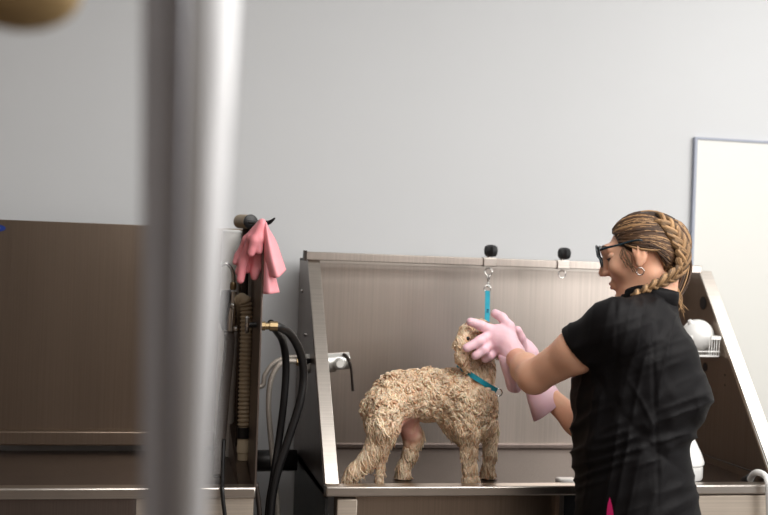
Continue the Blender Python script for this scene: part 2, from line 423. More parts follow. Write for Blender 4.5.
# ================================================================== LEFT BATHING TUB
t2 = empty('bathing_tub', (-.3, 3.0, 0), 'steel bathing tub at the left, tinted for brown reflections, empty, partly behind the blurred post', 'tub')
LX0, LX1, LYB, LYF = -1.05, .25, 3.285, 2.715
MB().box((LX0, LYB, .90), (LX1, LYB+.006, 1.517)).build('back_panel', M['steel_left'], t2, bevel=.001)
MB().box((LX0, LYB-.028, .906), (LX1, LYB, .943)).build('rear_step', M['steel_left'], t2, bevel=.003)
MB().box((LX0, LYF+.02, .868), (LX1, LYB, .886)).build('basin_floor', M['steel_shaded'], t2)
rm = MB().box((LX0, LYF-.012, .874), (LX1+.004, LYF+.03, .90)).build('front_rim', M['steel_lip'], t2, bevel=.004)
MB().box((LX0, LYF, .12), (-.02, LYF+.012, .874)).build('front_panel', M['steel_shaded'], t2)
MB().box((-.02, LYF-.002, .12), (LX1, LYF+.012, .874)).build('front_panel', M['steel_satin_lit'], t2)  # lighter than the left part to imitate a bright reflection
pb = MB().box((LX1, LYF-.005, .872), (LX1+.005, LYB+.006, 1.522)).build('side_panel', M['steel_shaded'], t2, bevel=.001)
MB().box((LX0-.005, LYF-.005, .872), (LX0, LYB+.006, 1.522)).build('side_panel', M['steel_shaded'], t2, bevel=.001)
for x in (LX0, LX1-.05):
    for y in (LYF+.014, LYB-.05): MB().box((x, y, 0), (x+.045, y+.045, .868)).build('leg', M['steel_shaded'], t2)
# triangular corner gusset inside, right of the basin
MB().prism([(.249, LYF+.03, .887), (.249, LYB, .887), (.249, LYB, 1.0)], (-.03, 0, 0)).build('corner_gusset', M['steel_shaded'], t2)
# oval badge at the frame edge
bc = PY(-3, 228, LYB-.002)
bd = MB(); 
bd.lathe([(.0155, 0), (.0155, .002)], (0, 0, 0), (0, -1, 0), n=40)
bd.v = [(p[0]*1.45+bc[0], p[1]+bc[1], p[2]*.62+bc[2]) for p in bd.v]
bo = bd.build('badge', M['blue'], t2)
be = MB().lathe([(.0135, .0021), (.0135, .0026)], (0, 0, 0), (0, -1, 0), n=40)
be.v = [(p[0]*.8+bc[0]-.003, p[1]+bc[1], p[2]*.36+bc[2]) for p in be.v]
be.build('badge_emblem', M['badge_white'], bo)

# ================================================================== PLUMBING BETWEEN THE TUBS
def thing(name, mb, m, label, cat, group=None, **k): return tag(mb.build(name, m, **k), label, cat, group)
# white pipe in the corner of the left tub
wp = empty('drain_pipe', PY(233, 440, 3.2), 'white plastic pipe standing upright behind the chrome valve in the left tub', 'pipe')
a = PY(232, 231, 3.2); b = np.array([a[0]-.003, a[1], .888])
MB().tube([b, a], .0265, n=24).build('pipe_body', M['white_pipe'], wp)
MB().lathe([(.028, -.006), (.028, 0), (.02, .003), (.0, .003)], a, (0, 0, 1)).build('pipe_cap', M['white_pl'], wp)
# grooming arm
ga = empty('grooming_arm', PY(247, 440, 3.0), 'brown metal upright arm with a round-ended crosspiece and hook above the left tub', 'arm')
a0 = PY(246.5, 224, 3.02)
MB().tube([(a0[0], a0[1], .888), a0], .0095, n=14).build('pole', M['dark'], ga)
e0, e1 = PY(240, 221.5, 3.05), PY(250, 221.8, 2.98)
ax = (e1-e0)/np.linalg.norm(e1-e0)
MB().tube([e0, e1], .0185, n=24).build('crosspiece', M['ribbed'], ga)
MB().lathe([(.0185, 0), (.019, .002), (.019, .006), (.016, .008), (.0, .008)], e1, ax).build('end_cap', M['black_pl'], ga)
MB().tube([PY(250, 222, 2.95), PY(262, 222.5, 2.84), PY(269, 222.5, 2.80), PY(275, 218, 2.79)], [.006, .006, .0055, .0018], smooth=5).build('hook', M['black_pl'], ga)
# chrome spray valve
sv = empty('spray_valve', PY(230, 320, 3.0), 'chrome hand spray valve with a curved spout hanging beside the white pipe', 'valve')
v = lambda px, py, Y=2.98: PY(px, py, Y)
MB().tube([v(221, 266), v(226, 263.5), v(231, 268), v(233.5, 276), v(233, 288)], .0045, n=12, smooth=6).build('spout', M['chrome'], sv)
MB().lathe([(.007, 0), (.0085, .004), (.0085, .016), (.007, .02)], v(233, 290), (0, 0, 1)).build('collar', M['brass'], sv)
MB().tube([v(226, 290), v(226, 300), v(225, 318), v(226, 330)], [.012, .0165, .017, .010], n=18, smooth=4).build('valve_body', M['dark_chrome'], sv)
MB().tube([v(234, 292, 2.95), v(233.5, 304, 2.95), v(232, 318, 2.95), v(231, 331, 2.95)], [.007, .008, .0125, .010], n=14, smooth=5).build('lever', M['chrome'], sv)
MB().ball(v(233, 306, 2.935), .008).build('screw', M['chrome'], sv)
MB().ball(v(236, 329, 2.945), .007).build('screw', M['chrome'], sv)
# corrugated hose
def ribbed(pts, R, amp, per, sub=40):
    P, _ = crom(pts, sub); s = 0; rad = []
    for i, p in enumerate(P):
        if i: s += np.linalg.norm(p-P[i-1])
        rad.append(R+amp*math.sin(2*PI*s/per))
    return MB().tube(P, rad, n=18)
ch = empty('corrugated_hose', PY(245, 440, 2.95), 'tan corrugated hose with a cream cuff hanging inside the left tub', 'hose')
hy = 2.93
ribbed([PY(236, 322, hy+.06), PY(238, 306, hy+.03), PY(243, 299, hy), PY(246, 306, hy), PY(246.5, 325, hy), PY(245.5, 360, hy), PY(244.5, 400, hy), PY(244, 432, hy)], .0150, .0021, .0105, 48).build('hose_body', M['ribbed'], ch, smooth=True)
MB().tube([PY(244, 427, hy), PY(244, 438, hy)], .0185, n=22).build('clamp_ring', M['black'], ch)
MB().lathe([(.0165, 0), (.0165, -.02), (.0172, -.021), (.0172, -.038), (.015, -.04), (.0145, -.058)], PY(244, 437, hy), (0, 0, 1)).build('cuff', M['cream'], ch)
# grey hose falling from the valve, black cord over the rim
ghp = [PY(229, 331, 2.96), PY(229, 350, 2.95), PY(224, 400, 2.93), PY(220, 446, 2.9), PY(218, 476, 2.86)]
tag(ribbed(ghp, .0135, .0006, .008, 40).build('spray_hose', M['grey_hose'], smooth=True), 'grey ribbed hose hanging from the chrome valve down into the left tub', 'hose')
thing('power_cord', MB().tube([PY(224, 440, 2.8), PY(223, 462, 2.76), PY(222.5, 483, 2.712), PY(222.5, 489, 2.694), PY(223, 500, 2.69), PY(226, 530, 2.69), PY(228, 600, 2.69)], .005, smooth=8), M['black'], 'thin black cord draped over the front rim of the left tub', 'cord', smooth=True)
# round valve handle and brass fitting through the panel
hf = empty('hose_fitting', PX(266, 326, LX1+.005), 'brass hose fitting on the edge panel with a chrome wheel handle behind it', 'fitting')
c = PX(264, 326, LX1+.005); c[1] = 2.76; c = np.array([LX1+.005, 2.76, PY(264, 326, 2.76)[2]])
MB().lathe([(.011, 0), (.011, .012), (.0085, .013), (.0085, .022), (.012, .023), (.012, .042)], c, (1, 0, 0), n=8).build('brass_nut', M['brass'], hf)
h0 = np.array([LX1, 2.80, PY(258, 325, 2.8)[2]])
MB().tube([h0, h0+np.array([-.02, 0, 0])], .007).build('stem', M['black_pl'], hf)
MB().lathe([(.006, .018), (.020, .019), (.022, .023), (.020, .027), (.008, .028)], h0, (-1, 0, 0), n=24).build('wheel_handle', M['chrome'], hf)
# black hoses
g = 'black rubber hoses between the tubs'
x0 = c[0]+.04
thing('rubber_hose', MB().tube([(x0-.012, 2.76, c[2]), (x0+.006, 2.765, c[2]-.002), PY(290, 334, 2.80), PY(300, 352, 2.84), PY(303.5, 375, 2.86), PY(300, 402, 2.86), PY(288, 440, 2.86), PY(276, 478, 2.86), PY(270, 520, 2.86), PY(266, 620, 2.86), PY(266, 760, 2.86)], .0105, n=14, smooth=10), M['black'], 'black hose curving out from the brass fitting in a wide bend, nearer one', 'hose', g, smooth=True)
thing('rubber_hose', MB().tube([(x0-.01, 2.80, c[2]+.004), PY(276, 330, 2.86), PY(283, 342, 2.92), PY(286, 365, 2.96), PY(284, 400, 2.97), PY(279, 440, 2.97), PY(273, 480, 2.96), PY(268, 520, 2.96), PY(266, 620, 2.96), PY(266, 740, 2.96)], .0098, n=14, smooth=10), M['black'], 'black hose hanging almost straight behind the wide-bend hose', 'hose', g, smooth=True)
g = 'braided steel supply hoses'
bh = empty('braided_hose', PY(300, 362, 3.02), 'braided steel hose with a brass nut looping left below the flange', 'hose', g)
MB().tube([PY(299, 362, 3.03), PY(290, 361, 3.03), PY(279, 365, 3.03), PY(271, 380, 3.03), PY(268.5, 405, 3.03), PY(271, 440, 3.03), PY(275, 480, 3.03), PY(278, 520, 3.03), PY(279, 620, 3.03), PY(279, 700, 3.03)], .0075, n=12, smooth=10).build('hose_body', M['braid_steel'], bh, smooth=True)
MB().lathe([(.009, 0), (.011, .002), (.011, .014), (.009, .016)], PY(296, 362, 3.03), (1, 0, 0), n=6).build('nut', M['brass'], bh)
MB().tube([PY(299, 362, 3.03), (XL+.006, 3.07, PY(299, 362, 3.03)[2])], .008).build('connector', M['black_pl'], bh)
thing('braided_hose', MB().tube([(LX1+.006, 3.10, 1.09), PY(262, 386, 3.10), PY(265, 375, 3.10), PY(273, 364, 3.10), PY(284, 358, 3.10), PY(294, 357, 3.10), (XL-.004, 3.10, PY(304, 357, 3.10)[2])], .0065, n=12, smooth=8), M['braid_steel'], 'short braided steel hose arching behind the black hoses', 'hose', g, smooth=True)
thing('waste_pipe', MB().tube([(LX1+.008, 3.24, .865), (XL-.004, 3.24, .868)], .030, n=22), M['black'], 'thick black horizontal pipe joining the two tubs low at the back', 'pipe', smooth=True)
thing('supply_pipe', MB().tube([(.262, 2.80, .89), (.275, 2.80, .80), (.285, 2.80, .6), (.285, 2.80, .0)], .006, smooth=6), M['dark'], 'thin dark pipe slanting down beside the edge panel of the left tub', 'pipe', smooth=True)

# ================================================================== THINGS AT THE RIGHT OF THE TUB
wbk = empty('wire_basket', (XR-.02, 3.11, 1.20), 'white wire basket on the right inner side of the tub, holding a globe', 'basket')
bx0, bx1, by0, by1 = 1.495, 1.594, 3.03, 3.19
zb, zt = PY(715, 356, 3.05)[2], PY(715, 337.5, 3.05)[2]
def loop(z, r, ins=0):
    q = [(bx0+ins, by0+ins, z), (bx1-ins, by0+ins, z), (bx1-ins, by1-ins, z), (bx0+ins, by1-ins, z), (bx0+ins, by0+ins, z)]
    m = MB()
    for a_, b_ in zip(q[:-1], q[1:]): m.tube([a_, b_], r, n=8)
    return m
MB().box((bx0-.003, by0-.003, zt-.005), (bx0+.012, by0+.001, zt+.005)).box((bx1-.030, by0-.003, zt-.005), (bx1, by0+.001, zt+.005)).box((bx0-.003, by0, zt-.005), (bx0, by1, zt+.005)).box((bx1-.002, by0, zt-.005), (bx1, by1, zt+.005)).box((bx0, by1-.003, zt-.005), (bx1, by1, zt+.005)).build('top_band', M['white_pipe'], wbk)
loop(zb, .0022, .004).build('bottom_rail', M['white_pipe'], wbk)
loop((zb*3+zt)/4, .0018, .002).build('middle_rail', M['white_pipe'], wbk)
for i in range(5):
    x = bx1-.003-.0075*i
    MB().tube([(x, by0+.001, zt), (x, by0+.003, zb)], .0013, n=6).build('wire', M['white_pipe'], wbk)
for i in range(6):
    x = bx0+.006+(bx1-bx0-.012)*i/5
    MB().tube([(x, by0+.003, zb), (x, by1-.003, zb), (x, by1-.001, zt)], .0015, n=6).build('wire', M['white_pipe'], wbk)
for i in range(5):
    y = by0+.02+(by1-by0-.04)*i/4
    MB().tube([(bx0+.001, y, zt), (bx0+.003, y, zb), (bx1-.003, y, zb), (bx1-.001, y, zt)], .0015, n=6).build('wire', M['white_pipe'], wbk)
gc = PY(697.5, 335.5, 3.10)
gl = empty('globe', gc, 'glossy white plastic globe with a small nub sitting in the wire basket', 'globe')
gr_ = .047; gc = np.array([gc[0], gc[1], max(gc[2], zb+gr_+.003)])
MB().ball(gc, gr_, 32, 20).build('globe_body', M['white_pl'], gl, smooth=True)
nb = gc+np.array([-.026, -.008, .036])
MB().lathe([(.008, -.006), (.008, .004), (.006, .009), (0, .010)], nb, (-.5, -.2, .8), n=16).build('nub', M['white_pl'], gl)
# white jug
jc = PY(683, 476, 2.86); jc = np.array([jc[0], 2.86, .887])
jg = empty('plastic_jug', jc, 'white plastic jug standing on the tub floor behind the woman', 'jug')
MB().lathe([(.0, 0), (.048, 0), (.051, .005), (.051, .034), (.048, .037), (.054, .041), (.054, .049), (.046, .070), (.030, .102), (.020, .118), (.018, .130)], jc, (0, 0, 1)).build('jug_body', M['white_pl'], jg)
MB().lathe([(.021, .128), (.021, .150), (.018, .153), (0, .153)], jc, (0, 0, 1)).build('cap', M['white_pl'], jg)
# small white bar on the rim
sb = PY(567, 479, YF+.05)
thing('soap_bar', MB().box((sb[0]-.026, YF+.03, .887), (sb[0]+.024, YF+.07, .905)), M['white_pl'], 'small white soap bar lying at the front edge of the tub by the woman', 'soap', bevel=.005)
# white hose end over the right of the rim
wh = empty('white_hose', PY(755, 478, 2.74), 'white hose with a black collar bent over the right end of the tub rim', 'hose')
MB().tube([PY(750, 480, 2.80), PY(753, 474.5, 2.78), PY(758, 472.5, 2.75), PY(764, 475, 2.72), PY(768, 482, 2.685), PY(769, 497, 2.68), PY(770, 530, 2.68), PY(772, 600, 2.68), PY(772, 760, 2.68)], .0085, n=16, smooth=8).build('hose_body', M['white_pl'], wh, smooth=True)
MB().tube([PY(745, 481, 2.83), PY(750.5, 478, 2.80)], .012, n=16).build('collar', M['black'], wh)
MB().tube([PY(742, 484, 2.85), PY(746, 480.5, 2.83)], .009, n=14).build('nozzle', M['brass'], wh)
thing('thin_cord', MB().tube([PX(700, 452, 1.597), PX(705, 455, 1.594), PX(725, 462, 1.590), PX(742, 468, 1.588), PX(751, 471, 1.588)], .0016, n=8, smooth=6), M['black'], 'thin black cord sloping across the right inner side of the tub', 'cord', smooth=True)

# ================================================================== LEASH
lc = np.array([cx1, BY+.006, cz1])
le = empty('leash', lc, 'teal webbing leash with a metal snap clip hanging from the bar to the dog', 'leash')
zh = lambda py, Y: PY(488, py, Y)
P0 = np.array([cx1, BY+.006, cz1-.040])
MB().torus(P0+np.array([0, 0, -.002]), .006, .0018, (1, .2, 0)).tube([P0+np.array([0, 0, -.006]), P0+np.array([0, 0, -.022])], .0035).build('swivel', M['chrome'], le)
p1 = P0+np.array([0, 0, -.022]); p2 = PY(487.5, 286, BY-.02)
MB().tube([p1, p1*.6+p2*.4, p2], [.0055, .004, .0042], smooth=3).build('snap_clip', M['chrome'], le)
MB().torus(p2+np.array([0, 0, -.008]), .0095, .0016, (.1, 1, 0)).build('ring', M['chrome'], le)
dogY = 2.87
ls = [PY(487.5, 291, BY-.025), PY(487.4, 305, BY-.11), PY(487, 322, BY-.22), PY(485, 340, 2.88)]
def strap(pts, w, th, wdir=(1, 0, 0)):
    m = MB(); P, _ = crom(pts, 6); V = []; wd = np.array(wdir, float)
    for i, p in enumerate(P):
        tt = P[min(i+1, len(P)-1)]-P[max(i-1, 0)]; tt /= np.linalg.norm(tt); nn = np.cross(tt, wd); nn /= np.linalg.norm(nn); ww = np.cross(nn, tt)
        V += [p-ww*w/2-nn*th/2, p+ww*w/2-nn*th/2, p+ww*w/2+nn*th/2, p-ww*w/2+nn*th/2]
    n = len(P); Fc = [(i*4+k, i*4+(k+1) % 4, i*4+4+(k+1) % 4, i*4+4+k) for i in range(n-1) for k in range(4)]+[(3, 2, 1, 0), (n*4-4, n*4-3, n*4-2, n*4-1)]
    return m.add(V, Fc)
st = strap(ls, .0135, .002).build('strap', M['teal'], le)
pm = PY(487.3, 312, BY-.16)
for dz in (-.006, 0, .006):
    MB().box((pm[0]-.003, pm[1]-.0035, pm[2]+dz-.0018), (pm[0]+.003, pm[1]-.0015, pm[2]+dz+.0018)).build('print', M['navy'], st)

# ================================================================== DOG
dY = 2.838; ny, fy = dY-.050, dY+.030          # near and far legs
def D(px, py, Y=dY): return PY(px, py, Y)
s_ = 2.95/F                                    # metres per pixel at the dog
ZF = .886
def foot(px, Y): q = PY(px, 478, Y); return np.array([q[0], Y, ZF+.012])
kneeN = D(388, 438, ny)
hindN = [(D(387, 412, ny+.015), 19*s_), (D(384, 428, ny), 15.5*s_), (D(378, 445, ny), 11*s_), (D(367, 459, ny), 8*s_), (D(354, 471, ny), 6.5*s_), (foot(347, ny)+np.array([0, 0, .002]), 5.5*s_)]
hockN = [(D(382, 448, ny), 6*s_), (foot(379, ny), 3.2*s_), (foot(380, ny-.002), 3.6*s_)]
hindF = [(D(404, 418, fy-.01), 13*s_), (D(413, 436, fy), 9.5*s_), (D(411, 450, fy), 7*s_), (D(404, 466, fy), 6*s_), (foot(402, fy), 6*s_), (foot(406, fy-.01), 5*s_)]
foreN = [(D(470, 405, ny+.01), 17*s_), (D(469, 430, ny), 11*s_), (D(469, 452, ny), 7.4*s_), (D(470, 468, ny), 6.6*s_), (foot(470, ny), 7.2*s_), (foot(475, ny-.004), 5*s_)]
foreF = [(D(483, 410, fy-.01), 13*s_), (D(490, 432, fy), 8*s_), (D(490, 452, fy), 6*s_), (D(488, 468, fy), 5.6*s_), (foot(487, fy), 6*s_), (foot(491, fy-.004), 4.5*s_)]
earN = [(D(466, 331, dY-.036), 6*s_), (D(461.5, 343, dY-.050), 6.5*s_), (D(462, 357, dY-.056), 6.5*s_), (D(467, 368, dY-.056), 4*s_)]
earF = [(D(468, 330, dY+.036), 6*s_), (D(464, 345, dY+.050), 6*s_), (D(466, 358, dY+.05), 5*s_)]
DR = [r0, d0, up]
def dog_sdf(p):
    d = ell(p, D(396, 400), (23.5*s_, .056, 26*s_), DR)
    d = smin(d, ell(p, D(430, 395), (42*s_, .058, 25.5*s_), DR), .03)
    d = smin(d, ell(p, D(464, 404), (26*s_, .064, 38*s_), DR), .03)
    d = smin(d, ell(p, D(478, 408), (17*s_, .052, 31*s_), DR), .02)
    d = smin(d, chain(p, [(D(470, 392), 21*s_), (D(480, 370), 14*s_), (D(482, 345), 13*s_)]), .03)
    d = smin(d, ell(p, D(478, 338), (19*s_, .048, 18*s_), DR), .02)
    d = smin(d, chain(p, [(D(488, 343), 12*s_), (D(508, 346), 9*s_)]), .015)
    for ch_, k in ((hindN, .025), (hockN, .008), (hindF, .015), (foreN, .02), (foreF, .015), (earN, .006), (earF, .006)):
        d = smin(d, chain(p, ch_, .01), k)
    tl = [(D(373, 398), 7*s_), (D(368, 408), 6*s_), (D(369, 422), 5*s_)]
    d = smin(d, chain(p, tl), .015)
    return d
lo = np.minimum(D(325, 490, 2.75), D(325, 490, 2.98)); lo = np.array([lo[0], 2.72, .87]); hi = D(520, 310, 2.98); hi = np.array([hi[0]+.01, 2.99, hi[2]+.02])
V, Q = polygonise(dog_sdf, lo, hi, .004); V = relax(V, Q, 2)
N = vnormals(V, Q)
pxy = np.array([W(p)[:2] for p in V])
lump = np.clip((468-pxy[:, 1])/50, .15, 1.)
wn = worley(V/np.array([.017, .017, .015])+fbm(V*40)[:, None]*.8); w2 = worley(V/.008)
pink = np.exp(-(((pxy[:, 0]-408)/13)**2+((pxy[:, 1]-428)/14)**2))*np.clip(.3+.9*np.maximum(-N[:, 2], (N[:, 1] < -.1)*(V[:, 1] > dY)), 0, 1)
pink = np.clip(pink*1.5, 0, 1)
disp = ((.55-wn)*.0135*lump*(1-.75*((pxy[:, 1] < 372) & (pxy[:, 0] > 452)))+(.5-w2)*.002)*(1-pink)
V = V+N*disp[:, None]
V[:, 2] = np.maximum(V[:, 2], ZF+.0005)
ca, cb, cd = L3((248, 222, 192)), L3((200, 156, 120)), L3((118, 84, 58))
hx = np.clip((wn-.2)/.6, 0, 1)[:, None]  # hollows between curls go browner, shade put into the fur colour
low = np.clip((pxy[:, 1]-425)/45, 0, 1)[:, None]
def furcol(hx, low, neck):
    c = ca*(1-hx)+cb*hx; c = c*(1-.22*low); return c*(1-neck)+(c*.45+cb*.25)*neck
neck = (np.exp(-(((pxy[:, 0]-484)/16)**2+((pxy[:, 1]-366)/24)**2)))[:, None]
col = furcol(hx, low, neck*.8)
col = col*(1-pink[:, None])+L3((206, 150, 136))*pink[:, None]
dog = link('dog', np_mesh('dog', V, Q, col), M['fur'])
tag(dog, 'small wet cream curly-haired dog with teal collar standing in the steel tub', 'dog')
# locks of wet fur
tri = V[Q]; ar = np.linalg.norm(np.cross(tri[:, 2]-tri[:, 0], tri[:, 3]-tri[:, 1]), axis=1); NQ = N[Q].mean(1)
pk = pink[Q].mean(1)
cc = D(482, 380.5); cn = (D(497, 390)-D(467, 371)); cn = np.array([-cn[2], 0, cn[0]])+np.array([0, -.010, 0]); cn /= np.linalg.norm(cn)
sel = rng.choice(len(Q), 11000, p=ar/ar.sum())
fm = MB(); patch = fbm(tri.mean(1)/.034)  # patch darkens clumps in place of shading among the curls
for q in sel:
    if pk[q] > .3: continue
    w_ = rng.dirichlet((1, 1, 1, 1)); p = (tri[q]*w_[:, None]).sum(0); n = NQ[q]
    px, py, _ = W(p)
    wet = float(np.clip((py-408)/30, 0, 1))           # wet strings low, foamy curls high
    ear = px < 474 and py < 372 and p[1] < dY-.03 and px > 452
    if px > 466 and 345 < py < 402: wet = max(wet, .75)
    dc = (p-cc)@cn
    if abs(dc) < .010 and np.linalg.norm(p-cc) < .09: continue
    if np.linalg.norm(p-D(468, 338.5, dY-.055)) < .014: continue
    dn = np.array([0, 0, -1.]); tang = dn-n*(dn@n); tl_ = np.linalg.norm(tang)
    tang = tang/(tl_+1e-6) if tl_ > .15 else np.cross(n, rng.normal(size=3))
    if py < 385 and px < 455: tang = tang*.5+np.array([-.6, 0, 0])*(rng.random())
    side_ = np.cross(n, tang); side_ /= np.linalg.norm(side_)+1e-9; sd = rng.normal()
    flow = tang+side_*sd*(.9-.55*wet)
    flow /= np.linalg.norm(flow)+1e-9; side_ = np.cross(n, flow)
    Ln = (.010+.010*rng.random())*(1-wet)+(.012+.016*rng.random())*wet
    R0 = (.0021+.0016*rng.random())*(1-wet)+(.0015+.0011*rng.random())*wet
    if ear: Ln *= .7; wet = .9
    pts = []; rad = []; cu = rng.normal()*(2.4*(1-wet)+1.1*wet); k = 6
    lf = (.0035+.0045*rng.random())*(1-.55*wet)*(0.5 if ear else 1); pt = p-n*.0012
    for i in range(k):
        tt = i/(k-1); a_ = cu*(tt-.3)
        dr = flow*math.cos(a_)+side_*math.sin(a_)+n*(1.1*lf/.006*(.75-1.5*tt))*(.5+.5*(1-wet))
        if wet > .5: dr = dr+dn*.6*tt
        if i: pt = pt+dr*Ln/(k-1)
        pts.append(np.array([pt[0], pt[1], max(pt[2], ZF+.002)])); rad.append(R0*(1.0-.8*tt**1.5)+.0002)
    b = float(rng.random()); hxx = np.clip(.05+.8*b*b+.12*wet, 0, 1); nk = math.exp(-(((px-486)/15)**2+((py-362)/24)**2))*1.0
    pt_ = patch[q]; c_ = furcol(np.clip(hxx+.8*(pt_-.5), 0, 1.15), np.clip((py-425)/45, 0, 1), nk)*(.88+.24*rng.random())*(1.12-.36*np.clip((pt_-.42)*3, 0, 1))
    cols = [c_*(.84+.2*i/(k-1)) for i in range(k) for _ in range(5)]  # locks darker at the root, shade put into the colour
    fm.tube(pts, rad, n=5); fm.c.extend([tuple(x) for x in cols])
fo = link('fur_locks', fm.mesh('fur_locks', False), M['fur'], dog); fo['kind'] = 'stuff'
MB().ball(D(468, 338.5, dY-.060), .0050).build('eye', M['black_pl'], dog, smooth=True)
MB().ball(D(513, 341, dY-.010), (.010, .012, .009)).build('nose', M['black'], dog, smooth=True)
# collar
def ring_band(c, n, ra, rb, w, th, udir):
    n = np.array(n, float); n /= np.linalg.norm(n); u = np.array(udir, float); u = u-n*(u@n); u /= np.linalg.norm(u); v_ = np.cross(n, u); V_ = []; K = 48
    for i in range(K):
        a_ = 2*PI*i/K; e = math.cos(a_)*u*ra+math.sin(a_)*v_*rb; eo = e/np.linalg.norm(e)
        for q in ((0, -w/2), (th, -w/2), (th, w/2), (0, w/2)): V_.append(c+e+eo*q[0]+n*q[1])
    return MB().add(V_, [(i*4+k, ((i+1) % K)*4+k, ((i+1) % K)*4+(k+1) % 4, i*4+(k+1) % 4) for i in range(K) for k in range(4)])
dbvh = BVHTree.FromPolygons([tuple(v_) for v_ in V.tolist()], [tuple(q_) for q_ in Q.tolist()])
cu_ = D(497, 390)-D(467, 371); cu_ -= cn*(cu_@cn); cu_ /= np.linalg.norm(cu_); cv_ = np.cross(cn, cu_); K = 60; rr = []
for i in range(K):
    e = cu_*math.cos(2*PI*i/K)+cv_*math.sin(2*PI*i/K); h_ = dbvh.ray_cast(Vector(cc+e*.095), Vector(-e), .095)
    rr.append(np.clip(.095-h_[3] if h_[0] else .05, .03, .075))
rr = np.array(rr)
for _ in range(6): rr = np.maximum(rr, (np.roll(rr, 1)+np.roll(rr, -1))/2)
V_ = []
for i in range(K):
    e = cu_*math.cos(2*PI*i/K)+cv_*math.sin(2*PI*i/K)
    for o_, w__ in ((.0005, -.0062), (.0032, -.0062), (.0032, .0062), (.0005, .0062)): V_.append(cc+e*(rr[i]+o_)+cn*w__)
co = MB().add(V_, [(i*4+k, ((i+1) % K)*4+k, ((i+1) % K)*4+(k+1) % 4, i*4+(k+1) % 4) for i in range(K) for k in range(4)]).build('collar', M['teal'], dog)
co['label'] = 'teal dog collar'
MB().torus(D(498.5, 392.5, dY-.02), .009, .0016, (.3, 1, 0)).build('ring', M['chrome'], co)

# ================================================================== WOMAN
HD = 2.68; Hc = PD(646, 249, HD)
G0 = PD
def camv(r, u, d): return r0*r+up*u+d0*d
aw, pw = math.radians(17), math.radians(12)
fz = camv(-math.cos(aw)*math.cos(pw), -math.sin(pw), math.sin(aw)*math.cos(pw))
sz = camv(-math.sin(aw), 0, -math.cos(aw)); uz = np.cross(fz, sz); uz = uz if uz[2] > 0 else -uz
HA = [fz, sz, uz]
def Hl(f, s, u): return Hc+fz*f+sz*s+uz*u
shN, elN, wrN = PD(613, 329, 2.50), PD(534, 377, 2.67), PD(514.5, 356.5, 2.872)
shF, elF, wrF = PD(640, 330, 2.79), PD(600, 444, 2.84), PD(538, 386, 2.97)
def row(py, xl, xr, d, ay):
    c = PD((xl+xr)/2, py, d); a_ = (xr-xl)/2*d/F; return (c[2], c@r0, c@d0, a_, ay)
rows = [row(297, 628, 660, 2.66, .06), row(304, 616, 666, 2.655, .10), row(318, 602, 675, 2.65, .140), row(335, 592, 686, 2.64, .160), row(357, 583, 697, 2.63, .162), row(386, 574, 706, 2.63, .160),
        row(405, 573, 704, 2.63, .155), row(424, 573, 693, 2.63, .150), row(445, 574, 687, 2.63, .148), row(475, 575, 692, 2.63, .155), row(515, 577, 698, 2.63, .165), row(548, 574, 702, 2.63, .172)]
body_rows = [(z, x, y, a_*.86, b_*.86) for z, x, y, a_, b_ in rows]
hipz = rows[-1][0]; hipc = np.array(PD(638, 545, 2.63))
legs = []
for sgn in (-1, 1):
    hp = hipc+d0*.085*sgn+np.array([0, 0, -.05]); kn = np.array([*(hp+r0*-.02)[:2], .46]); an = np.array([*(hp+r0*.02)[:2], .09])
    legs.append((hp, kn, an))
